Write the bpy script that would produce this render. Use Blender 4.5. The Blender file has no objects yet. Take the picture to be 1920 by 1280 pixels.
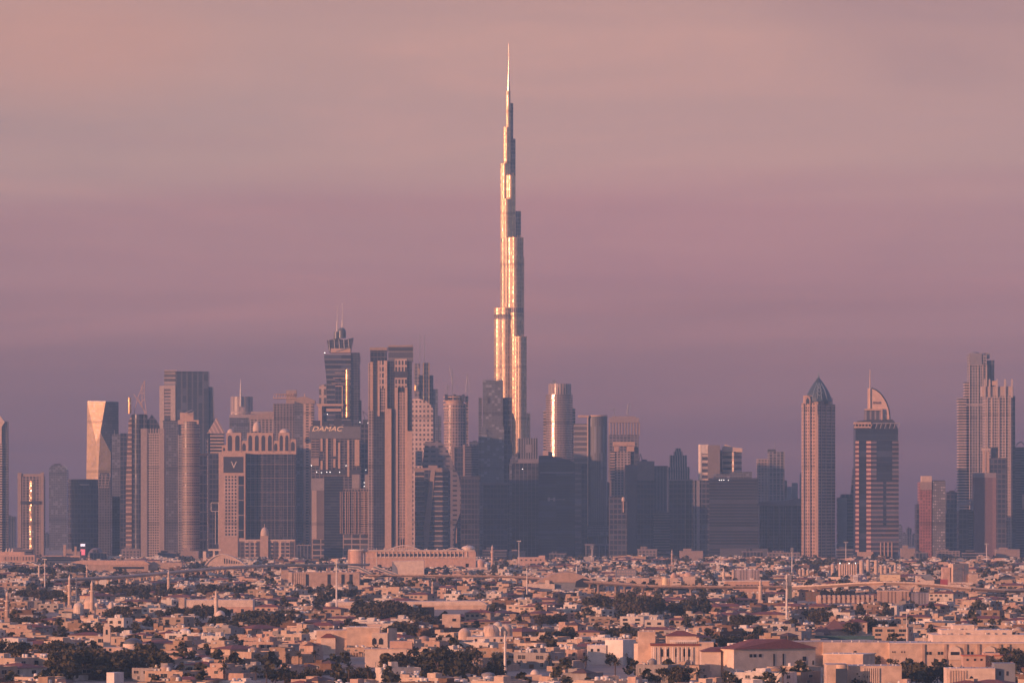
import bpy, bmesh, math, random
from mathutils import Vector, Matrix
S = bpy.context.scene
COL = S.collection
R = math.radians
random.seed(11)
# ------------------------------------------------------------------ camera
F = 9300.0          # focal length in photo pixels (photo 1920 wide)
H = 85.0            # eye height in metres
HY = 942.0          # photo row of the horizon
cam = bpy.data.cameras.new('camera'); camo = bpy.data.objects.new('camera', cam); COL.objects.link(camo)
camo.location = (0, 0, H); camo.rotation_euler = (math.pi/2, 0, 0)
cam.sensor_width = 36; cam.lens = F/1920*36; cam.shift_y = (HY-640)/1920
cam.clip_start = 1; cam.clip_end = 90000
S.camera = camo
S.view_settings.view_transform = 'Standard'; S.view_settings.look = 'None'
S.view_settings.exposure = .6; S.view_settings.gamma = 1
# ------------------------------------------------------------------ sky and sun
SUN_AZ, SUN_EL = 56, 6.5          # degrees left of straight behind the camera, height
W = bpy.data.worlds.new('World'); S.world = W; W.use_nodes = True
nt = W.node_tree; N = nt.nodes; LK = nt.links.new
def ramp(nodes, stops, interp='LINEAR'):
    r = nodes.new('ShaderNodeValToRGB'); cr = r.color_ramp; cr.interpolation = interp
    while len(cr.elements) < len(stops): cr.elements.new(.5)
    for e, (p, c) in zip(cr.elements, stops):
        e.position = p; e.color = (*c, 1)
    return r
def math_(nodes, op, a=None, b=None, link=None):
    n = nodes.new('ShaderNodeMath'); n.operation = op
    for i, v in enumerate((a, b)):
        if v is None: continue
        if isinstance(v, (int, float)): n.inputs[i].default_value = v
        else: link(v, n.inputs[i])
    return n.outputs[0]
def build_sky():
    tc = N.new('ShaderNodeTexCoord'); sep = N.new('ShaderNodeSeparateXYZ'); LK(tc.outputs['Generated'], sep.inputs[0])
    mp = N.new('ShaderNodeMapping'); mp.inputs['Scale'].default_value = (5, 5, 95); mp.inputs['Rotation'].default_value = (0, R(1.2), 0)
    LK(tc.outputs['Generated'], mp.inputs[0])
    nz = N.new('ShaderNodeTexNoise'); nz.inputs['Scale'].default_value = 1.0; nz.inputs['Detail'].default_value = 3; nz.inputs['Roughness'].default_value = .5
    LK(mp.outputs[0], nz.inputs['Vector'])
    wob = math_(N, 'MULTIPLY', math_(N, 'SUBTRACT', nz.outputs['Fac'], .5, LK), .035, LK)
    zz = math_(N, 'ADD', sep.outputs[2], wob, LK)
    t = math_(N, 'DIVIDE', zz, .125, LK)
    low = ramp(N, SKY_STOPS); LK(t, low.inputs[0])
    high = ramp(N, [(0, SKY_STOPS[-1][1]), (.25, (.36, .27, .34)), (.6, (.25, .25, .46)), (1, (.21, .23, .48))])
    LK(sep.outputs[2], high.inputs[0])
    gt = math_(N, 'GREATER_THAN', t, 1.0, LK)
    mx = N.new('ShaderNodeMix'); mx.data_type = 'RGBA'
    LK(gt, mx.inputs[0]); LK(low.outputs[0], mx.inputs[6]); LK(high.outputs[0], mx.inputs[7])
    # cloud veils: long soft streaks, a little warmer and brighter
    mp2 = N.new('ShaderNodeMapping'); mp2.inputs['Scale'].default_value = (9, 9, 60); mp2.inputs['Location'].default_value = (3.1, .4, 1.7); mp2.inputs['Rotation'].default_value = (0, R(-3), 0)
    LK(tc.outputs['Generated'], mp2.inputs[0])
    nz2 = N.new('ShaderNodeTexNoise'); nz2.inputs['Scale'].default_value = 1.0; nz2.inputs['Detail'].default_value = 8; nz2.inputs['Roughness'].default_value = .58; nz2.inputs['Distortion'].default_value = .8
    LK(mp2.outputs[0], nz2.inputs['Vector'])
    veil = ramp(N, [(.28, (.90, .92, .96)), (.5, (1, 1, 1)), (.72, (1.12, 1.07, 1.03))], 'EASE'); LK(nz2.outputs['Fac'], veil.inputs[0])
    mu = N.new('ShaderNodeMix'); mu.data_type = 'RGBA'; mu.blend_type = 'MULTIPLY'; mu.inputs[0].default_value = 1
    LK(mx.outputs[2], mu.inputs[6]); LK(veil.outputs[0], mu.inputs[7])
    side = N.new('ShaderNodeMapRange'); LK(math_(N, 'ADD', sep.outputs[0], math_(N, 'MULTIPLY', math_(N, 'SUBTRACT', nz2.outputs['Fac'], .5, LK), .12, LK), LK), side.inputs[0]); side.inputs[1].default_value = -.11; side.inputs[2].default_value = .12
    tint = ramp(N, [(0, (.945, .975, .98)), (.45, (1, 1, 1)), (.8, (1.0, .99, 1.0)), (1, (.95, .96, 1.0))]); LK(side.outputs[0], tint.inputs[0])
    mu2 = N.new('ShaderNodeMix'); mu2.data_type = 'RGBA'; mu2.blend_type = 'MULTIPLY'; mu2.inputs[0].default_value = 1; LK(mu.outputs[2], mu2.inputs[6]); LK(tint.outputs[0], mu2.inputs[7])
    def patch(src, x, y, r0, col):      # one broad faint cloud patch round a direction of the sky
        d = Vector(((x-960)/F, 1, (HY-y)/F)).normalized(); sb = N.new('ShaderNodeVectorMath'); sb.operation = 'SUBTRACT'; LK(tc.outputs['Generated'], sb.inputs[0]); sb.inputs[1].default_value = d
        sc = N.new('ShaderNodeVectorMath'); sc.operation = 'MULTIPLY'; LK(sb.outputs[0], sc.inputs[0]); sc.inputs[1].default_value = (1, 1, 2.6); le = N.new('ShaderNodeVectorMath'); le.operation = 'LENGTH'; LK(sc.outputs[0], le.inputs[0])
        m = N.new('ShaderNodeMapRange'); m.interpolation_type = 'SMOOTHSTEP'; LK(math_(N, 'ADD', le.outputs['Value'], math_(N, 'MULTIPLY', math_(N, 'SUBTRACT', nz2.outputs['Fac'], .5, LK), r0*.9, LK), LK), m.inputs[0]); m.inputs[1].default_value = r0*.2; m.inputs[2].default_value = r0; m.inputs[3].default_value = 1; m.inputs[4].default_value = 0
        q = N.new('ShaderNodeMix'); q.data_type = 'RGBA'; q.blend_type = 'MULTIPLY'; LK(m.outputs[0], q.inputs[0]); LK(src, q.inputs[6]); q.inputs[7].default_value = (*col, 1); return q.outputs[2]
    o_ = patch(mu2.outputs[2], 120, 90, .045, (1.12, 1.0, .93)); o_ = patch(o_, 1750, 0, .05, (.90, .90, .95)); o_ = patch(o_, 1250, 420, .06, (1.05, 1.0, 1.02)); o_ = patch(o_, 300, 230, .06, (.97, 1.0, 1.0))
    grade = N.new('ShaderNodeBackground'); LK(o_, grade.inputs[0]); grade.inputs[1].default_value = SKY_GAIN
    nish = N.new('ShaderNodeTexSky'); nish.sky_type = 'NISHITA'; nish.sun_disc = False
    nish.sun_elevation = R(SUN_EL); nish.sun_rotation = R(180+SUN_AZ)
    bg = N['Background']; LK(nish.outputs[0], bg.inputs[0]); bg.inputs[1].default_value = .05
    # the evening half behind the camera is the plain sky, the half ahead carries the pink veil
    f = N.new('ShaderNodeMapRange'); LK(sep.outputs[1], f.inputs[0])
    f.inputs[1].default_value = -.25; f.inputs[2].default_value = .45; f.inputs[3].default_value = .35; f.inputs[4].default_value = 1
    ms = N.new('ShaderNodeMixShader'); LK(f.outputs[0], ms.inputs[0]); LK(bg.outputs[0], ms.inputs[1]); LK(grade.outputs[0], ms.inputs[2])
    LK(ms.outputs[0], N['World Output'].inputs[0])
# colour of the sky ahead by height above the horizon (0 .. about 7 degrees), linear light
SKY_STOPS = [(0, (0.131, 0.066, 0.089)), (0.1, (0.163, 0.077, 0.095)), (0.27, (0.261, 0.117, 0.118)), (0.38, (0.348, 0.154, 0.146)), (0.47, (0.392, 0.185, 0.163)), (0.58, (0.444, 0.235, 0.183)), (0.74, (0.452, 0.241, 0.187)), (0.88, (0.383, 0.211, 0.178)), (1, (0.339, 0.187, 0.165))]
SKY_GAIN = 1.0
build_sky()
sl = bpy.data.lights.new('sun', 'SUN'); sl.energy = 5; sl.angle = R(.5); sl.color = (1, .44, .25)
so = bpy.data.objects.new('sun', sl); COL.objects.link(so)
a_, e_ = R(SUN_AZ), R(SUN_EL)
so.rotation_euler = Vector((-math.sin(a_)*math.cos(e_), -math.cos(a_)*math.cos(e_), math.sin(e_))).to_track_quat('Z', 'Y').to_euler()
HAZE_DENSITY = 5.7e-5; HAZE_COLOR = (.335, .62, 1.0)
# ------------------------------------------------------------------ materials
MATS = {}
def rnd(c): return tuple(round(x, 4) for x in c) if isinstance(c, (tuple, list)) else c
def plain(c, rough=.75, metal=0.0, emit=0, spec=.4, var=.12, scale=.25):
    """a plain painted / stone / metal surface with faint uneven wear"""
    k = ('p', rnd(c), rough, metal, emit, spec, var, scale)
    if k in MATS: return MATS[k]
    m = bpy.data.materials.new('surface'); m.use_nodes = True; t = m.node_tree; n = t.nodes; p = n['Principled BSDF']
    p.inputs['Roughness'].default_value = rough; p.inputs['Metallic'].default_value = metal; p.inputs['Specular IOR Level'].default_value = spec
    if var:
        tc = n.new('ShaderNodeTexCoord'); nz = n.new('ShaderNodeTexNoise'); nz.inputs['Scale'].default_value = scale; nz.inputs['Detail'].default_value = 5
        t.links.new(tc.outputs['Object'], nz.inputs['Vector'])
        r = ramp(n, [(.3, tuple(x*(1-var) for x in c)), (.7, tuple(min(1, x*(1+var)) for x in c))]); t.links.new(nz.outputs['Fac'], r.inputs[0])
        t.links.new(r.outputs[0], p.inputs['Base Color'])
    else: p.inputs['Base Color'].default_value = (*c, 1)
    if emit: p.inputs['Emission Color'].default_value = (*c, 1); p.inputs['Emission Strength'].default_value = emit
    MATS[k] = m; return m
def facade(wall, glass, sx, sz, fx, fz, rg=.18, rw=.7, mg=0.0, mw=0.0, jit=.02, glass2=None, g2=.12, off=0.0):
    """a tower front: window grid in metres (u along the wall, v up), piers fx of sx wide, spandrels fz of sz high"""
    k = ('f', rnd(wall), rnd(glass), sx, sz, fx, fz, rg, rw, mg, mw, jit, rnd(glass2), g2, off)
    if k in MATS: return MATS[k]
    m = bpy.data.materials.new('facade'); m.use_nodes = True; t = m.node_tree; n = t.nodes; L = t.links.new; p = n['Principled BSDF']
    uv = n.new('ShaderNodeUVMap'); sp = n.new('ShaderNodeSeparateXYZ'); L(uv.outputs[0], sp.inputs[0])
    u = math_(n, 'DIVIDE', math_(n, 'ADD', sp.outputs[0], off, L), sx, L); v = math_(n, 'DIVIDE', sp.outputs[1], sz, L)
    win = math_(n, 'MULTIPLY', math_(n, 'GREATER_THAN', math_(n, 'FRACT', u, None, L), fx, L), math_(n, 'GREATER_THAN', math_(n, 'FRACT', v, None, L), fz, L), L)
    cb = n.new('ShaderNodeCombineXYZ'); L(math_(n, 'FLOOR', u, None, L), cb.inputs[0]); L(math_(n, 'FLOOR', v, None, L), cb.inputs[1])
    wn = n.new('ShaderNodeTexWhiteNoise'); wn.noise_dimensions = '2D'; L(cb.outputs[0], wn.inputs['Vector'])
    g = ramp(n, [(0, tuple(x*.75 for x in glass)), (1-g2-.02, glass), (1-g2, glass2 or tuple(min(1, x*1.8+.01) for x in glass))]); L(wn.outputs['Value'], g.inputs[0])
    tc = n.new('ShaderNodeTexCoord'); nz = n.new('ShaderNodeTexNoise'); nz.inputs['Scale'].default_value = .06; nz.inputs['Detail'].default_value = 4
    L(tc.outputs['Object'], nz.inputs['Vector'])
    w = ramp(n, [(.3, tuple(x*.86 for x in wall)), (.7, tuple(x*1.1 for x in wall))]); L(nz.outputs['Fac'], w.inputs[0])
    mx = n.new('ShaderNodeMix'); mx.data_type = 'RGBA'; L(win, mx.inputs[0]); L(w.outputs[0], mx.inputs[6]); L(g.outputs[0], mx.inputs[7])
    # uneven floors: odd darker / lighter storeys, plant floors and blotchy glass
    cf = n.new('ShaderNodeCombineXYZ'); L(math_(n, 'FLOOR', math_(n, 'DIVIDE', v, 2.0, L), None, L), cf.inputs[1]); L(math_(n, 'FLOOR', math_(n, 'DIVIDE', sp.outputs[0], 17.0, L), None, L), cf.inputs[0])
    wf_ = n.new('ShaderNodeTexWhiteNoise'); wf_.noise_dimensions = '2D'; L(cf.outputs[0], wf_.inputs['Vector'])
    plant = math_(n, 'LESS_THAN', math_(n, 'FRACT', math_(n, 'DIVIDE', math_(n, 'ADD', sp.outputs[1], 31.0, L), 83.0, L), None, L), .055, L)
    n2 = n.new('ShaderNodeTexNoise'); n2.inputs['Scale'].default_value = .028; n2.inputs['Detail'].default_value = 3; L(tc.outputs['Object'], n2.inputs['Vector'])
    kk = math_(n, 'ADD', .64, math_(n, 'ADD', math_(n, 'MULTIPLY', wf_.outputs['Value'], .07, L), math_(n, 'MULTIPLY', n2.outputs['Fac'], .66, L), L), L)
    kk = math_(n, 'MULTIPLY', kk, math_(n, 'SUBTRACT', 1.0, math_(n, 'MULTIPLY', plant, .30, L), L), L)
    vs = n.new('ShaderNodeVectorMath'); vs.operation = 'SCALE'; L(mx.outputs[2], vs.inputs[0]); L(kk, vs.inputs['Scale'])
    L(vs.outputs[0], p.inputs['Base Color'])
    def mixf(a, b):
        q = n.new('ShaderNodeMix'); q.inputs[2].default_value = a; q.inputs[3].default_value = b; L(win, q.inputs[0]); return q.outputs[0]
    L(mixf(rw, rg), p.inputs['Roughness']); L(mixf(mw, mg), p.inputs['Metallic'])
    if jit:
        ge = n.new('ShaderNodeNewGeometry'); v1 = n.new('ShaderNodeVectorMath'); v1.operation = 'SUBTRACT'; L(wn.outputs['Color'], v1.inputs[0]); v1.inputs[1].default_value = (.5, .5, .5)
        v2 = n.new('ShaderNodeVectorMath'); v2.operation = 'SCALE'; L(v1.outputs[0], v2.inputs[0]); L(mixf(0, 2*jit), v2.inputs['Scale'])
        v3 = n.new('ShaderNodeVectorMath'); v3.operation = 'ADD'; L(ge.outputs['Normal'], v3.inputs[0]); L(v2.outputs[0], v3.inputs[1])
        v4 = n.new('ShaderNodeVectorMath'); v4.operation = 'NORMALIZE'; L(v3.outputs[0], v4.inputs[0]); L(v4.outputs[0], p.inputs['Normal'])
    MATS[k] = m; return m
# ------------------------------------------------------------------ mesh builder (metres; uv = metres along the wall, metres up)
class MB:
    def __init__(s): s.v = []; s.f = []; s.u = []; s.m = []; s.mi = 0
    def face(s, pts, uvs=None):
        b = len(s.v); s.v += [tuple(p) for p in pts]; s.f.append(tuple(range(b, b+len(pts)))); s.m.append(s.mi)
        s.u += uvs or [(.001, .001)]*len(pts)
    def prism(s, foot, z0, z1, top=None, cap=True, bottom=False):
        """foot: ccw outline; top: outline at z1 (same count)"""
        top = top or foot; n = len(foot); acc = 0
        for i in range(n):
            a, b = foot[i], foot[(i+1) % n]; c, d = top[(i+1) % n], top[i]
            l = math.hypot(b[0]-a[0], b[1]-a[1])
            s.face([(a[0], a[1], z0), (b[0], b[1], z0), (c[0], c[1], z1), (d[0], d[1], z1)], [(acc, z0), (acc+l, z0), (acc+l, z1), (acc, z1)])
            acc += l
        if cap: s.face([(x, y, z1) for x, y in top])
        if bottom: s.face([(x, y, z0) for x, y in reversed(foot)])
    def box(s, x0, x1, y0, y1, z0, z1, bottom=True): s.prism([(x0, y0), (x1, y0), (x1, y1), (x0, y1)], z0, z1, bottom=bottom)
    def cyl(s, x, y, r, z0, z1, n=24, r1=None, ry=None, ry1=None, cap=True, bottom=False):
        r1 = r if r1 is None else r1; ry = r if ry is None else ry; ry1 = (r1*ry/r if ry1 is None else ry1)
        f = lambda a, b: [(x+a*math.cos(2*math.pi*i/n), y+b*math.sin(2*math.pi*i/n)) for i in range(n)]
        s.prism(f(r, ry), z0, z1, f(max(r1, .001), max(ry1, .001)), cap=cap and r1 > .01, bottom=bottom)
    def dome(s, x, y, r, z0, h, n=20, k=6, onion=0.0):
        prev = (r, z0)
        for i in range(1, k+1):
            t = math.pi/2*i/k
            rr = r*math.cos(t)*(1+onion*math.sin(2*t)); zz = z0+h*(math.sin(t)+ onion*.25*(t/(math.pi/2))**4)
            s.cyl(x, y, prev[0], prev[1], zz, n, max(rr, .002), cap=False); prev = (rr, zz)
    def revolve(s, x, y, prof, n=16):
        for (r0, z0), (r1, z1) in zip(prof, prof[1:]):
            s.cyl(x, y, max(r0, .002), z0, z1, n, max(r1, .002), cap=False)
        if prof[-1][0] > .02: s.face([(x+prof[-1][0]*math.cos(2*math.pi*i/n), y+prof[-1][0]*math.sin(2*math.pi*i/n), prof[-1][1]) for i in range(n)])
    def outline(s, pts, y0, y1):
        """closed outline in x,z (clockwise or not) pushed from y0 back to y1"""
        ar = sum(a[0]*b[1]-b[0]*a[1] for a, b in zip(pts, pts[1:]+pts[:1]))
        if ar < 0: pts = pts[::-1]
        s.face([(x, y0, z) for x, z in pts], [(x, z) for x, z in pts])
        s.face([(x, y1, z) for x, z in reversed(pts)], [(x, z) for x, z in reversed(pts)])
        for (x0, z0), (x1, z1) in zip(pts, pts[1:]+pts[:1]):
            s.face([(x0, y1, z0), (x1, y1, z1), (x1, y0, z1), (x0, y0, z0)], [(0, z0), (0, z1), (y1-y0, z1), (y1-y0, z0)])
    def tube(s, pts, r, n=5):
        for a, b in zip(pts, pts[1:]):
            a, b = Vector(a), Vector(b); d = (b-a)
            if d.length < 1e-6: continue
            q = d.to_track_quat('Z', 'Y'); ring = [q @ Vector((r*math.cos(2*math.pi*i/n), r*math.sin(2*math.pi*i/n), 0)) for i in range(n)]
            for i in range(n):
                j = (i+1) % n; s.face([a+ring[i], a+ring[j], b+ring[j], b+ring[i]])
            s.face([b+x for x in ring]); s.face([a+x for x in reversed(ring)])
    def mesh(s, name, mats):
        me = bpy.data.meshes.new(name); me.from_pydata(s.v, [], s.f)
        ul = me.uv_layers.new(name='UVMap')
        ul.data.foreach_set('uv', [c for p in s.u for c in p])
        for m in (mats if isinstance(mats, (list, tuple)) else [mats]): me.materials.append(m)
        if any(s.m): me.polygons.foreach_set('material_index', s.m)
        me.update(); return me
    def build(s, name, mat, parent=None):
        o = bpy.data.objects.new(name, s.mesh(name, mat)); COL.objects.link(o)
        if parent: o.parent = parent
        return o
def tag(o, label=None, cat=None, group=None, kind=None):
    for k, v in (('label', label), ('category', cat), ('group', group), ('kind', kind)):
        if v: o[k] = v
    return o
def empty(name, loc, rz=0.0):
    o = bpy.data.objects.new(name, None); o.location = loc; o.rotation_euler = (0, 0, rz); COL.objects.link(o); return o
def ground_row(d): return HY + H*F/d
def ground_dist(y): return H*F/(y-HY)
# ------------------------------------------------------------------ things measured from the photo: built at their own distance, in metres
class T:
    """a thing standing d metres away whose centre line is photo column cx; primitives below take photo columns / rows"""
    def __init__(s, name, label, cat, cx, d, group=None):
        s.d = d; s.s = d/F; s.cx = cx
        s.o = tag(empty(name, ((cx-960)*s.s, d, 0)), label, cat, group); s.gy = ground_row(d)
    def X(s, px): return (px-s.cx)*s.s
    def Z(s, py): return 0.0 if py is None else H-(py-HY)*s.s
    def part(s, name, mat, *prims, parent=None, label=None):
        mb = MB()
        for p in prims:
            for q in (p if isinstance(p, list) else [p]): q(mb, s)
        o = mb.build(name, mat, parent or s.o)
        if label: o['label'] = label
        return o
    def copies(s, name, mat, prims, parent=None):
        return [s.part(name, mat, p, parent=parent) for p in prims]
    def text(s, name, body, mat, x0, x1, yc, o=-.6, shear=0, parent=None, yaw=0, hpx=None):
        c = bpy.data.curves.new(name, 'FONT'); c.body = body; c.extrude = .25; c.align_x = 'CENTER'; c.align_y = 'CENTER'; c.shear = shear
        t = bpy.data.objects.new(name, c); COL.objects.link(t); t.parent = parent or s.o; c.materials.append(mat)
        bpy.context.view_layer.update(); w = max(t.dimensions.x, .1); k = (x1-x0)*s.s/w
        ky = hpx*s.s/t.dimensions.y if hpx else k
        t.scale = (k, ky, 1); t.location = (s.X((x0+x1)/2), o, s.Z(yc)); t.rotation_euler = (R(90), 0, yaw)
        bpy.context.view_layer.update(); me = bpy.data.meshes.new_from_object(t.evaluated_get(bpy.context.evaluated_depsgraph_get()))
        o = bpy.data.objects.new(name, me); o.parent = t.parent; o.scale = t.scale; o.location = t.location; o.rotation_euler = t.rotation_euler; COL.objects.link(o); bpy.data.objects.remove(t); o.name = name; return o
def B(x0, x1, yt, yb=None, o=0.0, dep=30.0): return lambda m, t: m.box(t.X(x0), t.X(x1), o, o+dep, t.Z(yb), t.Z(yt))
def kfoot(t, x0, xc, x1, a, out=0.0, oy=0.0):
    A = (xc-x0)*t.s/math.cos(R(a)); Bw = (x1-xc)*t.s/math.sin(R(a)); X = t.X(xc)
    lv = Vector((-math.cos(R(a)), math.sin(R(a)))); rv = Vector((math.sin(R(a)), math.cos(R(a))))
    c = Vector((X, oy)) - (lv+rv)*out; A += 2*out; Bw += 2*out
    return [tuple(c+lv*A), tuple(c), tuple(c+rv*Bw), tuple(c+lv*A+rv*Bw)]
def K(x0, xc, x1, yt, yb=None, a=42, out=0.0, oy=0.0): return lambda m, t: m.prism(kfoot(t, x0, xc, x1, a, out, oy), t.Z(yb), t.Z(yt), bottom=True)
def C(cx, r, yt, yb=None, yc=None, n=32, ry=None, r1=None):
    return lambda m, t: m.cyl(t.X(cx), (ry or r)*t.s if yc is None else yc, r*t.s, t.Z(yb), t.Z(yt), n, None if r1 is None else r1*t.s, None if ry is None else ry*t.s, bottom=True)
def O(pts, o=0.0, dep=20.0): return lambda m, t: m.outline([(t.X(x), t.Z(y)) for x, y in pts], o, o+dep)
def LB(cx, r, yt, yb=None, yc=0.0, k=5, amt=.17, n=70):
    """a shaft of lobed plan: k bays bulging round the centre, one of them facing the viewer"""
    def f(m, t):
        ft = []
        for i in range(n):
            a = 2*math.pi*i/n; q = r*t.s*(1-amt+amt*abs(math.cos(k/2*(a+math.pi/2)))); ft.append((t.X(cx)+q*math.cos(a), yc+q*math.sin(a)))
        w = max(abs(x-t.X(cx)) for x, _ in ft); ft = [(t.X(cx)+(x-t.X(cx))*r*t.s/w, y) for x, y in ft]
        m.prism(ft, t.Z(yb), t.Z(yt), bottom=True)
    return f
def DM(cx, r, yb, yt, yc=None, onion=0.0): return lambda m, t: m.dome(t.X(cx), r*t.s if yc is None else yc, r*t.s, t.Z(yb), t.Z(yt)-t.Z(yb), onion=onion)
def PY(cx, r, yb, yt, yc=None, n=4, r1=.01, rot=45):
    def f(m, t):
        y = r*t.s if yc is None else yc; g = lambda q: [(t.X(cx)+q*t.s*math.cos(R(rot)+2*math.pi*i/n), y+q*t.s*math.sin(R(rot)+2*math.pi*i/n)) for i in range(n)]
        m.prism(g(r), t.Z(yb), t.Z(yt), g(r1))
    return f
def L(pts, r=.5, o=0.0, n=5): return lambda m, t: m.tube([(t.X(p[0]), o if len(p) < 3 else p[2], t.Z(p[1])) for p in pts], r, n)
def RV(cx, prof, yc=0.0, n=14): return lambda m, t: m.revolve(t.X(cx), yc, [(r*t.s, t.Z(y)) for r, y in prof], n)
def bars(x0, x1, n, w, yt, yb, o=-.4, dep=.6): return [B(x0+(x1-x0)*i/(n-1)-w/2, x0+(x1-x0)*i/(n-1)+w/2, yt, yb, o, dep) for i in range(n)]
def bands(x0, x1, yt, yb, n, h, o=-.4, dep=.6): return [B(x0, x1, yt+(yb-yt)*i/(n-1)-h/2, yt+(yb-yt)*i/(n-1)+h/2, o, dep) for i in range(n)]
# ------------------------------------------------------------------ palettes
DG = (.018, .024, .045)      # dark blue glass
BG = (.035, .045, .075)      # lighter blue glass
stone = plain((.49, .34, .275)); stone_l = plain((.58, .45, .38)); stone_d = plain((.33, .25, .23)); white = plain((.66, .60, .56)); steel = plain((.35, .34, .36), .4, .5); dark = plain((.05, .05, .07), .5)
gold = facade((.45, .32, .20), (.72, .47, .24), 3, 4, .0, .12, rg=.36, mg=.7, rw=.4, mw=.5, jit=.05)
gray_slab = facade((.17, .17, .21), (.09, .10, .14), 4, 4, .12, .2)
curtain = facade((.085, .08, .105), (.022, .028, .055), 5, 7.5, .16, .2)
curtain_b = facade((.10, .095, .12), (.03, .036, .062), 6, 7.5, .2, .26)
lamp = plain((1, .93, .85), .5, emit=3, var=0)
CREAM = (.50, .39, .33)
res_grid = facade(CREAM, (.06, .06, .08), 4.6, 3.8, .48, .42)
res_fine = facade((.44, .35, .31), (.05, .05, .07), 3.4, 3.8, .4, .4)
res_grey = facade((.30, .27, .27), (.06, .06, .085), 4, 3.8, .4, .4)
hband = facade((.40, .32, .30), (.03, .035, .055), 9, 4, .0, .38)
hband_d = facade((.16, .15, .18), (.025, .03, .05), 9, 4, .0, .3)
vband = facade((.36, .30, .29), (.03, .035, .055), 4, 4, .42, .06)
vband_d = facade((.13, .125, .15), (.025, .03, .05), 5, 4, .3, .05)
def antenna(t, x, yb, yt, r=.7, name='antenna'): return t.part(name, steel, L([(x, yb), (x, yt)], r, 8))
# ---------- left end
t = T('striped_tower', 'pale tower with a slanted bright crown, cut by the left edge of the picture', 'tower', 0, 7500)
t.part('shaft', facade((.52, .42, .36), (.05, .05, .07), 40, 3.8, .0, .45), B(-26, 4, 832, dep=26)); t.part('side_wing', res_grey, B(4, 13, 790, o=4, dep=24)); t.part('crown', stone_l, O([(-26, 832), (-26, 775), (0, 779), (9, 791), (3, 800), (3, 832)], -.3, 24))
t = T('pylon_tower', 'short tower with two corner pylons and a glowing golden glass front', 'tower', 58, 7400)
t.part('body', facade((.30, .24, .23), (.07, .06, .08), 5, 4, .35, .25), B(35, 81, 893, dep=34)); t.part('glass_bay', facade((.30, .25, .22), (.50, .37, .26), 3, 3.6, .1, .25, rg=.3, mg=.9, jit=.16), C(61, 10, 901, None, yc=6.5))
t.copies('pylon', stone_d, [[B(33, 40, 886, o=-1, dep=8)], [B(76, 82, 885, o=-1, dep=8)]]); t.part('sky_band', dark, B(39, 77, 939, 945, o=-2.4, dep=4)); t.part('roof_slab', stone_d, B(40, 76, 888, 893, o=1, dep=28))
t = T('slim_block_tower', 'plain dark hazy tower block with chamfered top beside the pylon tower', 'tower', 108, 8900)
t.part('shaft', gray_slab, O([(92, 1040), (92, 878), (97, 872), (119, 872), (125, 880), (125, 1040)], 0, 40)); t.part('plant_room', dark, B(100, 112, 869, 872.3, o=8, dep=15))
t = T('drum_tower', 'dark oval glass drum with a sloping pale rim', 'tower', 158, 7600)
t.part('drum', curtain, C(158, 32, 912, None, ry=20)); t.part('crown', facade((.1, .1, .12), DG, 4, 4, .2, .2), lambda m, q: m.prism([(q.X(158)+32*q.s*math.cos(i*.19635), 20*q.s+20*q.s*math.sin(i*.19635)) for i in range(32)], q.Z(912), q.Z(898)))
t.part('rim', white, L([(126+1.07*i, 901+7.5*math.sin(i/60*math.pi), 20*t.s-20.2*t.s*math.sin(i/60*math.pi)) for i in range(0, 61, 4)], .9))
t = T('faceted_tower', 'faceted glass tower with creased face coloured sunlit gold and right side coloured as shaded', 'tower', 189, 8300)
fac_sunlit = facade((.46, .35, .23), (.50, .37, .23), 3.4, 4, .06, .12, rg=.5, mg=.3, jit=.012, glass2=(.48, .37, .32)); fac_shaded = facade((.07, .075, .10), (.04, .05, .075), 3.6, 4, .1, .14)  # sunlit gold and right-hand shade are put into the two glass colours
def facet(m, q):
    Z, X = q.Z, q.X; y = lambda k: k
    a = (X(162), 18, Z(752)); b = (X(198), 0, Z(753)); c = (X(188), 2, Z(810)); d_ = (X(207), 8, Z(848)); e = (X(206), 9, 0); f = (X(184), 3, Z(880)); g = (X(158), 22, 0); h = (X(180), 4, Z(830)); k = (X(181), 4, 0)
    u = lambda P: [(p[0], p[2]) for p in P]
    for P in ((a, g, h), (a, h, c), (a, c, b), (c, h, f), (c, f, d_), (f, e, d_), (h, g, k), (h, k, f), (f, k, e)): m.face(P, u(P))
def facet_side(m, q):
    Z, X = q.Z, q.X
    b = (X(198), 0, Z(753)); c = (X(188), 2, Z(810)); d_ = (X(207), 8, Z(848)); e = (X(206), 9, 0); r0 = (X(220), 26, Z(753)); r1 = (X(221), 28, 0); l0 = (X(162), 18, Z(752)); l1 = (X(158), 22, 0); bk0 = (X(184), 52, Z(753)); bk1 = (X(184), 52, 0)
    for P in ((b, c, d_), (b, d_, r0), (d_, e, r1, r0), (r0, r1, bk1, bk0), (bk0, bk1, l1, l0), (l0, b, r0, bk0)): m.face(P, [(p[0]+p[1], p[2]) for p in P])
t.part('lit_face', fac_sunlit, facet); t.part('shaded_face', fac_shaded, facet_side); t.part('roof_rail', steel, L([(163, 751.5, 19), (198, 752.5, 1), (219, 752.5, 27)], .6))
t = T('lattice_top_tower', 'small dark tower with a diamond lattice top below the faceted tower', 'tower', 195, 7550)
t.part('shaft', facade((.11, .11, .14), (.03, .035, .055), 4, 4, .3, .3), O([(184, 1050), (184, 897), (188, 886), (202, 886), (206, 897), (206, 1050)], 0, 24))
t.part('lattice', plain((.42, .36, .36)), *[L([(185+3.4*i, 915), (185+3.4*i+(5 if i % 2 else -1), 888)], .35, -.5) for i in range(6)], *[L([(185, 893+5*i), (205, 893+5*i)], .35, -.5) for i in range(5)])
t = T('two_tone_tower', 'dark tower with a paler left half right of the faceted tower', 'tower', 224, 7800)
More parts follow.
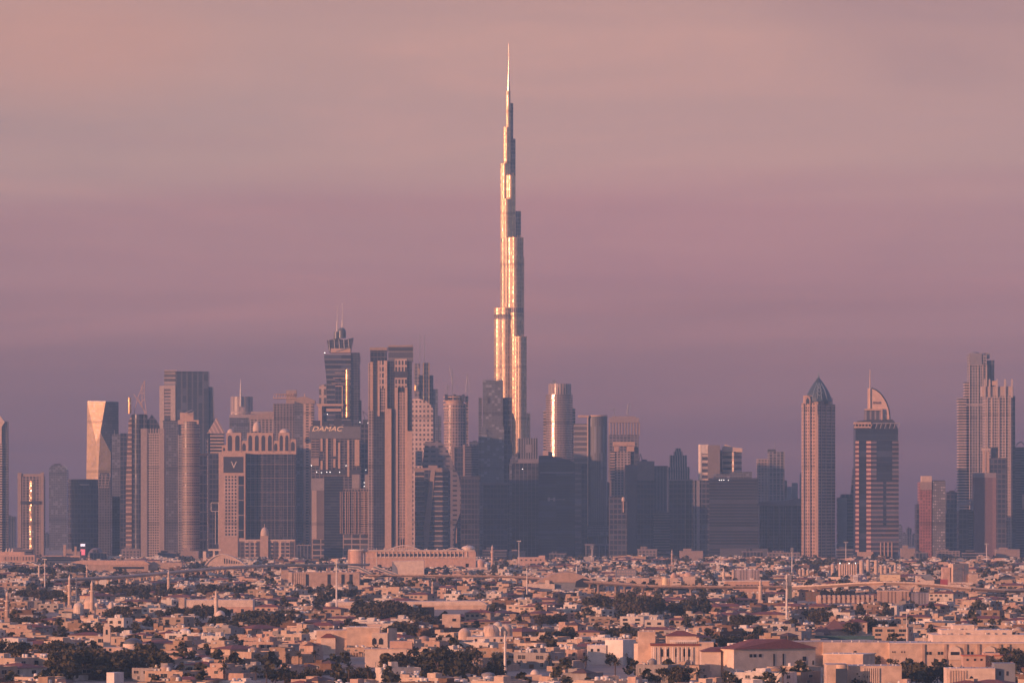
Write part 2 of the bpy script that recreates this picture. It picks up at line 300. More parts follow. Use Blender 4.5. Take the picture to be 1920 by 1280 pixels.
t.part('pale_half', gray_slab, B(210, 225, 814, dep=30)); t.part('dark_half', curtain, B(225, 237, 812, o=-.3, dep=30)); t.part('mast', steel, L([(214, 814), (214, 806)], .4, 5))
t = T('arc_crown_tower', 'dark blue tower with a gold top strip and curved lattice crown', 'tower', 256, 7450)
t.part('shaft', curtain_b, B(247, 275, 777, dep=28)); t.part('rounded_front', curtain, C(260, 12, 776, None, yc=7)); t.part('side_strip', facade((.50, .36, .30), (.16, .11, .10), 30, 7, .0, .35), O([(236, 1050), (236, 905), (241, 790), (247, 776), (247, 1050)], -1, 10))
t.part('gold_strip', gold, C(243, 3.2, 745, 775, yc=1)); t.part('shoulder', curtain, O([(275, 1050), (275, 790), (284, 777), (294, 790), (298, 800), (298, 1050)], 3, 20))
t.part('crown_lattice', plain((.46, .33, .30)), *[L(p, .55, 4) for p in ([(250, 778), (258, 745), (271, 713), (270, 740), (276, 790)], [(258, 745), (268, 765), (276, 790)], [(250, 738), (262, 756), (276, 778)], [(262, 737), (272, 737)], [(263, 726), (271, 727)], [(262, 756), (270, 748)], [(266, 722), (266, 762)])])
t = T('dotted_block_tower', 'grey beige tower block with small dotted windows in front of the big dark slab', 'tower', 286, 7350)
t.part('window_front', res_fine, B(276, 299, 812, dep=30)); t.copies('edge_strip', plain((.33, .27, .26)), [[B(264, 276, 803, o=-1.2, dep=32)], [B(299, 308, 803, o=-1.2, dep=32)]]); t.part('top_louvre', vband, B(276, 299, 803, 812, o=-.4, dep=30))
t = T('big_slab_tower', 'tallest dark slab at left with a stepped right side and pale banded edge', 'tower', 350, 8300)
t.part('slab', facade((.07, .075, .10), (.04, .045, .07), 9, 12, .3, .04), B(329, 390, 696, dep=42)); t.part('step', vband_d, O([(390, 1040), (390, 725), (398, 725), (400, 800), (400, 1040)], 4, 34))
t.part('upper_edge', facade((.42, .34, .31), (.15, .13, .14), 40, 7.5, .0, .3), B(308, 329, 695, 723, o=-.5, dep=30)); t.part('framed_bay', facade((.44, .34, .31), (.12, .10, .11), 40, 5.5, .0, .4), B(308, 320, 728, 782, o=-1, dep=6)); t.part('frame', plain((.47, .38, .34)), B(299, 308, 723, o=-1.5, dep=26), B(320, 329, 723, o=-1.5, dep=26), B(308, 320, 723, 728, o=-1.4, dep=26)); t.part('lower_front', curtain_b, B(308, 320, 782, o=-1, dep=26))
t.part('parapet', plain((.42, .33, .30)), B(308, 331, 693.5, 695.4, o=-.8, dep=8))
t = T('plain_glass_tower', 'plain dark grey tower squeezed between dotted block and balcony tower', 'tower', 318, 7600)
t.part('shaft', gray_slab, B(306, 333, 790, dep=26)); t.part('roof_edge', dark, B(305, 334, 788, 790.2, o=-.4, dep=26))
t = T('balcony_tower', 'rounded pinkish apartment tower ringed by balconies with a boxy cap', 'tower', 354, 7350)
t.part('shaft', facade((.31, .24, .22), (.06, .06, .08), 3.6, 3.6, .25, .45), C(356, 17, 790, None)); t.part('left_wing', res_grey, B(333, 342, 815, o=6, dep=20)); t.part('cap', stone, B(337, 362, 773, 788, o=6, dep=18), B(333, 372, 787, 795, o=4, dep=22))
t.part('balcony_slab', stone_d, *[C(356, 18.2, 797+6.1*i, 798.4+6.1*i, yc=17*t.s) for i in range(40)]); t.part('roof_stick', steel, L([(350, 778), (364, 771)], .5, 3), L([(345, 774), (360, 768)], .5, 3))
t = T('ringed_cylinder_tower', 'slim pale cylinder tower with ring joints and a flat overhanging cap', 'tower', 376, 7400)
t.part('shaft', facade((.38, .29, .27), (.20, .16, .16), 6, 14, .3, .1), C(376, 12, 853, None)); t.part('cap', stone, C(376, 14.5, 850, 853.5, yc=12*t.s)); t.copies('ring', stone, [[C(376, 12.6, 880+26*i, 881.6+26*i, yc=12*t.s)] for i in range(6)])
t = T('pyramid_top_tower', 'dark glass tower with a lit latticed pyramid roof', 'tower', 405, 7500)
t.part('shaft', curtain, B(392, 418, 850, dep=26)); t.part('pyramid', facade((.58, .42, .34), (.38, .27, .23), 6, 60, .3, .0), PY(405, 24, 812, 782, yc=13)); t.part('open_storey', facade((.50, .38, .33), (.05, .05, .06), 30, 5, .0, .4), B(394, 419, 813, 850, o=1, dep=22))
t.part('white_frame', white, *[L(p, .5, -.8) for p in ([(396, 942), (410, 942), (410, 1020)], [(396, 942), (396, 958), (410, 958)], [(404, 1020), (404, 958)])]); t.part('edge_truss', plain((.42, .36, .37)), *[L(p, .4, -.8) for p in ([(386, 822), (386, 1030)], [(390, 822), (390, 1030)])], *[L([(386, 825+8*i), (390, 829+8*i)], .35, -.8) for i in range(26)])
# ---------- hotel with the V sign
t = T('crowned_hotel', 'broad dark hotel slab crowned by pink arched gables and little domes', 'hotel', 478, 7320)
t.part('slab', facade((.14, .12, .14), DG, 6, 3.8, .12, .12), B(462, 553, 850, dep=45)); t.part('cornice', stone, B(415, 555, 848, 851, o=-1.5, dep=46))
gables = [(416, 424, 834), (424, 452, 811), (452, 463, 826), (463, 512, 811), (512, 522, 826), (522, 543, 811), (543, 555, 823)]
t.copies('gable', stone, [[B(a, b, y, 848.2, o=-1 if y < 820 else 0, dep=38)] for a, b, y in gables])
for a, b, y in gables:
    k = max(1, round((b-a)/12))
    for i in range(k):
        c = a+(b-a)*(i+.5)/k; w = (b-a)/k*.28
        t.part('arched_window', dark, O([(c-w, 845), (c-w, y+9), (c-w*.7, y+6), (c, y+4.5), (c+w*.7, y+6), (c+w, y+9), (c+w, 845)], -1.3 if y < 820 else -.3, .6))
t.copies('dome', stone_l, [[DM(481, 8, 808, 790, yc=14, onion=.1), L([(481, 790), (481, 784)], .4, 14)], [DM(432, 7, 811, 803, yc=14)], [DM(533, 10, 811, 803, yc=14)]]); t.part('grid_rib', plain((.30, .25, .26)), *[B(x-.25, x+.25, 851, 1005, o=-.4, dep=.5) for x in (480, 491, 515, 527, 539, 551)], *[B(462, 553, y-.3, y+.3, o=-.45, dep=.5) for y in (870, 896, 922, 948, 975)])
fr = t.part('sign_tower', stone, B(411, 461, 849, o=-14, dep=30)); t.part('sign_panel', dark, B(420, 457, 856, 886, o=-14.4, dep=1), parent=fr); t.text('sign_letter', 'V', white, 434, 445, 872, o=-15, parent=fr)
t.part('window_field', facade((.50, .37, .32), (.04, .04, .06), 4.6, 5, .42, .36), B(421, 446, 892, 1008, o=-14.3, dep=1), parent=fr); t.part('glass_strip', facade((.30, .24, .25), DG, 30, 22, .0, .06), B(448, 458, 892, 1008, o=-14.3, dep=1), parent=fr)
t = T('hotel_podium', 'low pink podium block with grouped windows and one onion dome', 'hotel wing', 485, 7150)
t.part('block', facade((.62, .45, .37), (.20, .15, .14), 12, 60, .4, .0, off=2), B(446, 553, 1013, dep=26)); t.part('left_block', stone, B(420, 446, 1006, o=-2, dep=28)); t.part('cornice', stone_l, B(445, 553, 1011, 1014, o=-.8, dep=27)); t.part('dome_tower', stone, B(488, 503, 1004, o=-3, dep=14)); t.part('dome', stone_l, DM(496, 7.5, 1004, 988, yc=3, onion=.12), L([(496, 988), (496, 982)], .4, 3))
t.copies('window', dark, [[B(a, a+6, y, y+5, o=-.5, dep=.6)] for a in (451, 460, 470, 479, 507, 516, 527, 536, 544) for y in (1017, 1024, 1031, 1038)])
t = T('spire_roof_tower', 'distant tower with a curved pale top storey and single tall spire', 'tower', 452, 8600)
t.part('drum_top', facade((.36, .30, .29), (.28, .23, .24), 6, 30, .3, .1), C(452, 21, 743, 781, yc=22, ry=18)); t.part('shaft', gray_slab, B(430, 474, 780, dep=40)); t.part('spire', white, RV(451, [(2, 762), (1.6, 735), (.3, 710)], 4)); t.part('terrace', plain((.34, .28, .28)), B(430, 510, 777, 783, o=-1, dep=40), B(470, 512, 771, 776, o=5, dep=30))
t = T('truss_roof_tower', 'brown tower with stacked roof trusses behind the crowned hotel', 'tower', 535, 8000)
t.part('shaft', facade((.23, .19, .20), (.05, .05, .07), 5, 4, .4, .3), B(512, 556, 756, dep=40)); t.part('upper_box', stone_d, B(536, 556, 731, 757, o=2, dep=24)); t.part('roof_truss', stone, B(512, 556, 745, 747, o=-1, dep=34), B(517, 552, 738, 740, o=0, dep=26), *[L([(512+5*i, 746), (515+5*i, 738)], .5, -1) for i in range(8)])
t.part('low_wing', facade((.34, .27, .26), (.06, .06, .08), 6, 4, .4, .3), B(468, 512, 783, dep=40)); t.part('wing_roof', stone_d, O([(466, 786), (470, 778), (514, 772), (514, 786)], -1, 30))
t = T('arched_roof_tower', 'tall tower with pink window stripes and a shallow arched roof', 'tower', 573, 7500)
t.part('shaft', gray_slab, B(552, 572, 752, dep=34)); t.part('stripe_bay', facade((.50, .36, .31), (.09, .08, .09), 8, 4.2, .45, .4), B(569, 588, 757, o=-1, dep=30)); t.part('roof', stone_d, O([(555, 753), (557, 745), (572, 743), (590, 750), (591, 757), (569, 757)], -2, 36)); t.part('finial', stone, L([(571, 744), (571, 737)], .8, 4))
# ---------- twin-topped skyscraper
t = T('flared_top_skyscraper', 'stepped dark skyscraper with flared crown, ball finial and two needle masts', 'skyscraper', 640, 7900)
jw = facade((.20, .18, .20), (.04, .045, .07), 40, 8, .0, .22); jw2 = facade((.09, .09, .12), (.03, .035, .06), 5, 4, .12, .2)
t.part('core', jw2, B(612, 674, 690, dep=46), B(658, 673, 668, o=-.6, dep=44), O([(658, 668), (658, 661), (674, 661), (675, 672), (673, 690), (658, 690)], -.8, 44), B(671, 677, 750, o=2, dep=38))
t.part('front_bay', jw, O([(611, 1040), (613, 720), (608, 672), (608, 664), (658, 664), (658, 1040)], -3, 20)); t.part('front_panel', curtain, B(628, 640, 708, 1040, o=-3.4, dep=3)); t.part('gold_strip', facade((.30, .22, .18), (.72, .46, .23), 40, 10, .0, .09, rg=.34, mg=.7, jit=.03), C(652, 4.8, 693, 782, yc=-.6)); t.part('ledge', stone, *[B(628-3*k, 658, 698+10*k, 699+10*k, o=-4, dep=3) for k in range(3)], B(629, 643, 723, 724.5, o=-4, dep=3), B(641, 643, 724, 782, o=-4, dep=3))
t.part('crown', jw2, O([(617, 660), (613, 638), (620, 637), (630, 634), (646, 637), (662, 633), (657, 660)], 3, 34)); t.part('crown_base', stone, B(620, 657, 653, 661, o=1, dep=36)); t.part('crown_fin', steel, L([(630, 659), (653, 652)], .8, .5), *[L([(x, 658), (x-1.5, 636)], .5, 2.5) for x in (618, 628, 637, 646, 655)])
t.part('ball', plain((.10, .11, .14), .35), C(640, 8, 622, 633, yc=20), DM(640, 8, 622, 613, yc=20), C(631, 6, 621, 634, yc=18)); t.copies('mast', white, [[RV(641, [(1.3, 614), (1.1, 599), (.4, 598), (.3, 570)], 20), DM(641, 1, 569.5, 567, yc=20)], [RV(631.5, [(1.3, 622), (1.1, 602), (.4, 601), (.3, 572)], 18)]])
t.part('left_shoulder', facade((.44, .34, .31), (.12, .11, .12), 8, 14, .5, .3), O([(600, 1040), (598, 722), (611, 720), (613, 756), (613, 1040)], 2, 26)); t.part('terrace', stone, B(594, 644, 757, 761, o=-8, dep=22), B(597, 604, 761, 1030, o=-8, dep=8), B(612, 640, 766, 771, o=-8, dep=10)); t.part('roof_lamp', lamp, DM(609, .9, 662, 660.5, yc=-2))
# ---------- signboard tower group
t = T('signboard_tower', 'busy tower topped by a grey band with bright slanted lettering', 'tower', 625, 7260)
t.part('body', facade((.17, .15, .17), (.035, .035, .055), 6, 4, .2, .3), B(583, 676, 822, dep=40)); t.part('sign_band', plain((.15, .15, .18)), B(581, 676, 799, 822, o=-1.5, dep=40)); t.text('sign_letters', 'DAMAC', plain((.90, .62, .40), .6, emit=.15, var=0), 583.5, 642, 804, o=-2.2, shear=.35, hpx=9)
for a, b, y0, y1 in ((601, 605, 820, 846), (611, 615, 820, 880), (625, 630, 820, 855), (634, 638, 829, 878), (651, 655, 825, 893), (665, 674, 824, 873), (601, 605, 863, 880), (625, 629, 860, 876)): t.part('pink_strip', stone, B(a, b, y0, y1, o=-1.4, dep=1.6))
t.part('balcony_stack', stone_d, *bands(583, 598, 826, 858, 8, 1.4, -1.6, 1.8), B(583, 598, 858, 873, o=-1.6, dep=1.8)); t.part('dark_storey', dark, B(583, 676, 855.5, 858, o=-1.2, dep=1.4), B(600, 676, 880, 890, o=-1.2, dep=1.4)); t.part('roof_gear', dark, B(586, 600, 788, 799.5, o=2, dep=12), B(606, 616, 792, 799.5, o=2, dep=12), B(626, 640, 786, 799.5, o=4, dep=12), B(645, 660, 790, 799.5, o=3, dep=10))
t.copies('flood_lamp', lamp, [[DM(x, .7, y, y-1.2, yc=-2.4)] for x, y in ((594, 885), (603, 886), (613, 885), (619, 885), (637, 885), (649, 873), (584, 873), (614, 777))])
t = T('dark_glass_block', 'dark blue block in the gap right of the signboard tower', 'tower', 695, 7420)
t.part('body', curtain_b, B(675, 722, 795, dep=40)); t.part('roof_gear', dark, B(680, 690, 786, 795.5, o=4, dep=12), B(700, 712, 790, 795.5, o=4, dep=12), L([(684, 786), (680, 770), (690, 780)], .5, 5)); t.part('light_edge', stone_d, *[B(x, x+1.2, 820, 890, o=-.6, dep=.8) for x in (692, 703, 709)]); t.copies('flood_lamp', lamp, [[DM(x, .7, y, y-1.2, yc=-1)] for x, y in ((675, 792), (690, 793), (693, 793), (700, 873), (686, 881), (683, 905), (683, 912))])
t = T('balcony_block', 'wide apartment block of latticed balconies below the signboard tower', 'apartment block', 650, 7150)
t.part('body', facade((.26, .21, .22), (.045, .045, .06), 4.2, 4, .25, .3), B(637, 715, 915, dep=34)); t.part('top_box', plain((.30, .26, .27)), B(660, 674, 889, 915, o=-.6, dep=24), B(684, 715, 889, 915, o=-.6, dep=24)); t.part('dark_bay', facade((.05, .06, .08), DG, 9, 4, .0, .25), B(608, 642, 893, 1043, o=-.8, dep=34)); t.part('left_bay', facade((.46, .35, .31), (.20, .16, .16), 22, 30, .3, .0), B(585, 608, 919, 1010, o=-1.5, dep=30)); t.part('left_top', plain((.27, .24, .26)), B(584, 608, 897, 919, o=-1.8, dep=30))
t.part('balcony_rail', stone, *bands(676, 715, 921, 1000, 21, .9, -1.4, 1.2)); t.part('balcony_post', stone, *[B(x-.5, x+.5, 921, 1000, o=-1.6, dep=1.6) for x in (638, 641.5, 648, 652, 655, 664, 667, 673, 684, 690, 697, 705, 714)]); t.part('base', facade((.36, .28, .27), (.06, .06, .07), 12, 8, .12, .25), B(643, 715, 1002, o=-.8, dep=30), B(585, 608, 1010, o=-1, dep=26))
# ---------- tall twin-crested towers with pink piers
t = T('pink_pier_tower', 'tall twin towers with pink vertical piers and dark glass tops', 'tower', 734, 7095)
t.part('glass_body', facade((.10, .09, .11), DG, 4, 4, .12, .12), B(700, 772, 676, dep=38)); t.part('right_top', facade((.19, .18, .20), (.09, .09, .12), 40, 10, .0, .2), B(728, 774, 650, 677, o=-1.5, dep=40)); t.part('left_top', curtain, B(694, 725, 656, 678, o=1, dep=36)); t.part('roof_slab', stone_d, B(693, 726, 651, 656.5, o=0, dep=38), B(728, 774, 647, 650.4, o=-2.5, dep=42))
wf = facade((.52, .39, .34), (.06, .06, .08), 4.6, 9, .42, .3, off=1)
t.copies('window_cap', wf, [[B(709, 725, 676, 728, o=-2.6, dep=6)], [B(740, 763, 673, 696, o=-2.6, dep=6)], [B(740, 763, 708, 726, o=-2.6, dep=6)]]); t.part('crest_band', dark, B(740, 765, 696, 708, o=-2, dep=4))
t.copies('pier', stone, [[B(722, 734, 766, o=-7, dep=18)], [B(708, 712, 676, 780, o=-2.9, dep=6)], [B(722, 726, 676, 770, o=-2.9, dep=6)], [B(740, 746, 726, o=-2.6, dep=6)], [B(759, 764, 726, o=-2.6, dep=6)], [B(763, 773, 808, o=-6, dep=14)], [B(749.5, 751, 735, o=-1.4, dep=2)], [B(754, 755.5, 735, o=-1.4, dep=2)], [B(694, 699, 678, 770, o=2, dep=22)]])
t.part('left_wing', facade((.36, .29, .28), (.05, .05, .07), 4, 4, .4, .35), B(690, 709, 680, o=4, dep=30)); t.part('window_grille', facade((.42, .32, .29), (.05, .05, .07), 2.6, 4, .3, .35), B(712, 722, 728, 772, o=-1.2, dep=2), B(746, 759, 735, 1010, o=-1.1, dep=2)); t.part('base_arch', stone, B(720, 776, 1026, o=-8, dep=18))
t = T('needle_pair_tower', 'distant dark tower with gold edge strips and two thin needles', 'tower', 798, 8700)
t.part('left_block', facade((.30, .25, .25), (.12, .11, .13), 6, 6, .3, .2), B(776, 786, 681, dep=40)); t.part('main_block', curtain_b, B(783, 812, 703, o=3, dep=40), B(793, 805, 680, o=-1, dep=36)); t.part('right_step', gray_slab, B(812, 821, 729, o=5, dep=34)); t.part('low_step', gray_slab, B(820, 827, 779, o=6, dep=30)); t.copies('gold_edge', gold, [[B(793.2, 795.2, 680, 752, o=-2.2, dep=1.5)], [B(803.4, 805.2, 680, 756, o=-2.2, dep=1.5)], [C(780, 3.6, 722, 732, yc=-1)], [B(784, 787, 690, 702, o=-.5, dep=3)]]); t.copies('needle', steel, [[L([(787, 690), (787, 626)], .55, 12)], [L([(795.5, 681), (795.5, 628)], .55, 12)]])
t = T('perforated_tower', 'white tower skin punched with lozenge openings and a sloping curved top', 'tower', 790, 7900)
t.part('skin', facade((.62, .48, .42), (.12, .10, .11), 6.2, 7.5, .5, .5), O([(768, 1040), (768, 748), (785, 747), (800, 752), (809, 760), (812, 768), (812, 1040)], 0, 34)); t.part('core', curtain, B(770, 811, 770, o=1, dep=30))
t = T('wavy_dash_tower', 'dark bulging tower with curved outline and dashed openings', 'tower', 830, 7600)
t.part('skin', facade((.19, .17, .20), (.04, .045, .07), 11, 7.5, .4, .62), O([(790, 1040), (792, 870), (797, 828), (826, 826), (840, 846), (850, 872), (860, 893), (865, 920), (863, 960), (852, 990), (850, 1040)], 0, 40)); t.part('front_box', facade((.34, .28, .28), (.08, .08, .10), 8, 5, .4, .4), B(779, 792, 845, 873, o=-2, dep=20)); t.part('lit_flank', stone, B(853, 856.5, 965, 1018, o=2, dep=10))
t = T('building_under_construction', 'round concrete tower shell still being built, cranes on its top', 'tower', 853, 8400)
t.part('shell', facade((.40, .30, .27), (.10, .08, .09), 5, 5, .35, .3), C(852, 20, 756, None, ry=20), B(872, 878, 742, o=10, dep=20)); t.part('floor_deck', stone, *[C(852, 21.5, y, y+2, yc=20*t.s) for y in (743, 750, 757, 764, 790)], C(852, 17, 741, 757, yc=20*t.s)); t.part('formwork', dark, *[B(834+8*i, 839+8*i, 739+2*(i % 2), 750, o=2, dep=30) for i in range(5)])
def crane(t, x, yb, yt, jib, back, yj, r=.6, rise=0):
    o = t.part('crane_mast', steel, L([(x, yb), (x, yt)], r, 15)); t.part('jib', steel, L([(x-back, yj), (x, yj), (x+jib, yj-rise)], r*.7, 15), L([(x+jib*.8, yj-rise*.8), (x, yt), (x-back*.9, yj)], r*.35, 15), parent=o)
crane(t, 848, 742, 692, -6, -3, 720, rise=36); crane(t, 838, 745, 720, 5, 4, 728); crane(t, 876, 742, 700, 8, 4, 735)
t = T('v_striped_tower', 'banded dark tower with a pale leaning stripe forming a V', 'tower', 809, 7200)
t.part('body', facade((.36, .29, .28), (.045, .05, .075), 60, 7.2, .0, .25), B(778, 840, 880, dep=36)); t.part('leaning_stripe', stone_d, O([(816, 881), (808, 881), (794, 990), (797, 1046), (801, 1046), (806, 990)], -.9, 1.4)); t.part('dark_wedge', curtain, O([(795, 881), (809, 881), (797, 982)], -.8, 1.2)); t.part('cap', stone_d, B(777, 841, 877, 882, o=-.6, dep=37), B(803, 820, 872, 877.5, o=2, dep=20)); t.part('side_return', gray_slab, B(840, 844, 884, o=3, dep=30))
t = T('small_grey_block', 'small grey tower block with horizontal lines left of the tall grey slab', 'tower', 884, 8000)
t.part('body', hband_d, B(872, 897, 836, dep=30)); t.part('edge', stone_d, B(868, 871.8, 833, o=-.5, dep=28), B(848, 852, 833, o=-.5, dep=28)); t.part('glass_half', curtain, B(852, 868, 838, o=1, dep=28))
# ---------- grey slab left of the tallest tower
t = T('tall_grey_slab', 'smooth tall blue grey slab standing just left of the tallest tower', 'tower', 922, 7550)
t.part('slab', facade((.17, .18, .22), (.13, .14, .18), 4.5, 4, .08, .12, rg=.35), B(905, 943, 713, 800, dep=32), B(902, 945, 799, o=-.4, dep=34)); t.part('side_fin', gray_slab, B(897, 903.5, 745, o=2, dep=24)); t.part('roof_rail', steel, L([(906, 712), (928, 710.5), (942, 712)], .6, 4)); t.part('slot', dark, B(914, 918, 745, 756, o=-.6, dep=1)); t.part('right_block', curtain_b, B(943, 960, 745, o=6, dep=28))
t = T('dark_box_tower', 'low dark glass box below the tall grey slab', 'tower', 930, 7260)
t.part('body', curtain, B(906, 952, 908, dep=34)); t.part('cap', plain((.15, .14, .17)), B(904, 954, 904, 909, o=-.8, dep=36)); t.part('left_edge', gray_slab, B(899, 906, 903, o=-.5, dep=32))
t = T('far_left_dark_box', 'broad plain dark block left of the low glass box', 'tower', 882, 7350)
t.part('body', curtain, B(864, 900, 894, dep=34)); t.part('cap', dark, B(863, 901, 892.5, 895, o=-.4, dep=35))
# ---------- the tallest tower
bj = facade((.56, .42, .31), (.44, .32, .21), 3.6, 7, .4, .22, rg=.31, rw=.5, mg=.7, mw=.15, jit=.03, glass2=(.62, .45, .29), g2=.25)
bj_sunlit = facade((.74, .55, .37), (.70, .52, .33), 3.2, 6, .36, .2, rg=.33, rw=.5, mg=.6, mw=.1, jit=.08, glass2=(.88, .68, .42), g2=.4)  # brighter copy of the cladding: sunlit gold put into the upper tiers' colour
bj_shaded = facade((.34, .28, .27), (.17, .15, .17), 3.2, 6, .3, .2, rg=.25, mg=.3)  # darker copy of the cladding: shade of the right lobes put into the colour
t = T('tallest_skyscraper', 'extremely tall tapering skyscraper with stepped golden tiers and a needle spire', 'skyscraper', 957, 8000)
#            column, half width, top row, mat, depth of the nose centre
tiers = [(953, 4.2, 168, bj_sunlit, 34), (950, 6.2, 236, bj_sunlit, 30), (956.5, 5.8, 190, bj_shaded, 42), (959.5, 7.2, 257, bj_shaded, 44), (946, 8, 305, bj_sunlit, 24), (957.5, 9.2, 327, bj_sunlit, 22), (966, 11, 393, bj_shaded, 48), (950, 12, 372, bj_sunlit, 20), (966.3, 15.2, 445, bj, 8), (952, 13.6, 445, bj, 18), (949, 23, 577, bj, 16), (968, 15, 480, bj, 34), (975, 12.6, 631, bj, -4), (959, 16, 631, bj, 12), (974, 20.5, 774, bj, 22), (950, 30, 790, bj, 20), (960, 34, 880, bj_shaded, 20)]
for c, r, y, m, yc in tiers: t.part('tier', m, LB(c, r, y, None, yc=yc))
t.part('wing_body', bj_shaded, B(946, 972, 450, o=20, dep=30), B(936, 980, 640, o=20, dep=44), B(928, 990, 800, o=18, dep=60))
for c, r, y, yc in ((950, 12, 372, 20), (966.3, 15.2, 445, 8), (949, 23, 577, 16), (975, 12.6, 631, -4), (957.5, 9.2, 327, 22), (946, 8, 305, 24)): t.part('tier_cap', plain((.66, .44, .28), .4, .5), LB(c, r+.35, y, y+1.8, yc=yc), *[L([(c+k*r, y, yc-r*t.s*.6), (c+k*r, y-4, yc-r*t.s*.6)], .4) for k in (-.7, -.3, .3, .6)])
for c, r, y, yc in ((949, 23, 595, 16), (966.3, 15.2, 583, 8), (950, 12, 505, 20)): t.part('plant_band', facade((.34, .27, .24), (.17, .14, .15), 3.6, 20, .4, .0), LB(c, r+.08, y-6, y+3, yc=yc))
t.part('spire', plain((.72, .55, .42), .3, .6), RV(953.6, [(2.9, 170), (2.9, 158), (2.0, 157), (1.5, 136), (.75, 134), (.5, 108), (.3, 106), (.18, 78)], 34))
# ---------- right of the tallest tower
t = T('louvre_crown_block', 'dark glass block with a louvred flat crown and square opening', 'tower', 991, 7320)
t.part('crown', facade((.22, .21, .25), (.03, .035, .05), 3.6, 60, .5, .0), B(971, 1008, 821, 862, o=1, dep=30)); t.part('body', facade((.11, .11, .15), (.025, .03, .05), 6, 6, .18, .1), B(958, 1010, 866, dep=36)); t.part('slab_edge', plain((.22, .2, .24)), B(957, 1011, 860, 868, o=-1, dep=38)); t.part('square_opening', plain((.24, .23, .28)), B(985, 997, 833, 848, o=.4, dep=1)); t.part('flank', gray_slab, O([(955, 1046), (955, 870), (962, 852), (971, 848), (971, 866), (960, 870), (960, 1046)], -1.2, 10)); t.part('sign_light', lamp, B(979, 980.3, 878.5, 879.6, o=-.8, dep=.5))
t = T('curved_roof_block', 'broad dark blue glass block with a gently curved roofline', 'tower', 1043, 7270)
t.part('body', facade((.04, .045, .075), (.02, .027, .06), 60, 4, .0, .1), O([(1010, 1048), (1010, 854), (1025, 853.5), (1050, 857), (1070, 863), (1078, 868), (1078, 1048)], 0, 40)); t.part('band', plain((.20, .2, .25)), B(1012, 1077, 884, 887, o=-.4, dep=.8)); t.part('sign', plain((.34, .32, .36)), B(1027, 1031, 932, 939, o=-.4, dep=.8), B(1031, 1041, 934.5, 936.5, o=-.4, dep=.8), B(1037, 1041, 932, 939, o=-.5, dep=.8), B(1041, 1060, 935.6, 936.4, o=-.4, dep=.8))
t = T('glowing_cylinder_tower', 'round tower with one brilliant golden vertical glint and ribbed top drum', 'tower', 1050, 8400)
t.part('shaft', facade((.40, .31, .28), (.30, .23, .21), 2.6, 4, .3, .25, rg=.22, mg=.7, rw=.35, mw=.4, jit=.02), C(1049, 25.5, 739, None, ry=26)); t.part('top_drum', facade((.44, .34, .30), (.16, .14, .15), 5, 40, .5, .0), C(1050, 21.5, 719, 740, yc=26*t.s)); t.part('side_balcony', facade((.46, .36, .32), (.10, .09, .10), 30, 5.2, .0, .42), B(1019, 1027, 770, o=24, dep=24), B(1071, 1079, 765, o=24, dep=24)); t.part('roof_gear', steel, L([(1032, 719), (1036, 711), (1043, 713)], .6, 20), B(1036, 1042, 714, 719.3, o=15, dep=12)); t.part('base_block', stone, B(1018, 1028, 846, 880, o=-2, dep=14))
t = T('smooth_cylinder_tower', 'tall smooth grey cylinder tower with a bright left edge and flat ledge', 'tower', 1110, 7500)
t.part('cylinder', facade((.16, .16, .19), (.10, .105, .13), 3.5, 40, .3, .0, rg=.6), C(1120, 19, 779, None)); t.part('left_slab', facade((.30, .26, .27), (.14, .13, .15), 40, 8, .0, .35), B(1076, 1101, 794, o=4, dep=28)); t.part('bright_edge', stone_l, B(1101, 1103, 780, 1010, o=2, dep=12)); t.part('ledge', stone, B(1084, 1104, 778, 782, o=1, dep=24), C(1120, 19.6, 778, 780.5, yc=19*t.s)); t.part('glass_gap', curtain, B(1090, 1101, 870, o=2, dep=20)); t.part('base_ledge', gray_slab, B(1101, 1142, 985, 1005, o=-2, dep=20))
t = T('unfinished_column_tower', 'unfinished tower with bare upper columns and a small jib crane', 'tower', 1168, 8300)
t.part('body', facade((.20, .17, .19), (.06, .06, .08), 6, 5, .3, .3), B(1141, 1198, 815, dep=40)); t.part('open_frame', stone_d, *[B(1142+5.5*i, 1144.5+5.5*i, 790, 816, o=0, dep=36) for i in range(11)]); t.part('deck', plain((.30, .24, .25)), B(1142, 1198, 783, 792, o=-1, dep=38), B(1148, 1192, 780, 784, o=2, dep=30)); crane(t, 1152, 782, 764, -8, -3, 769, rise=3); crane(t, 1178, 782, 756, 6, 3, 776, rise=22)
t = T('pink_crown_tower', 'apartment tower with a bright pink notched crown', 'tower', 1166, 7600)
t.part('shaft', facade((.34, .28, .28), (.05, .05, .07), 5, 4, .45, .4), B(1144, 1182, 845, dep=30)); t.part('left_bay', facade((.50, .38, .34), (.06, .06, .08), 40, 4.2, .0, .45), B(1144, 1153, 846, 900, o=-1, dep=10)); t.part('crown', stone, B(1150, 1190, 828, 836, o=-2, dep=30), B(1152, 1160, 835, 846, o=-2, dep=28), B(1175, 1189, 835, 846, o=-2, dep=28)); t.part('right_wing', curtain_b, B(1182, 1197, 838, o=4, dep=26)); t.part('fin_wall', stone, B(1174, 1178, 870, 960, o=-1, dep=6))
t = T('brown_flat_tower', 'brown flat fronted tower right of the pink crowned one', 'tower', 1200, 7450)
t.part('body', plain((.14, .12, .14)), B(1172, 1226, 871, dep=34)); t.part('upper', plain((.21, .17, .18)), B(1195, 1227, 864, 900, o=-1, dep=30)); t.part('glass_front', curtain, B(1194, 1228, 900, o=-.7, dep=28)); t.part('roof_gear', dark, L([(1198, 864), (1201, 850), (1205, 864)], .6, 5), B(1203, 1213, 861, 864.3, o=4, dep=12))
t = T('dish_mast_block', 'low dark block in front with a pale ball on a short mast', 'building', 1160, 7220)
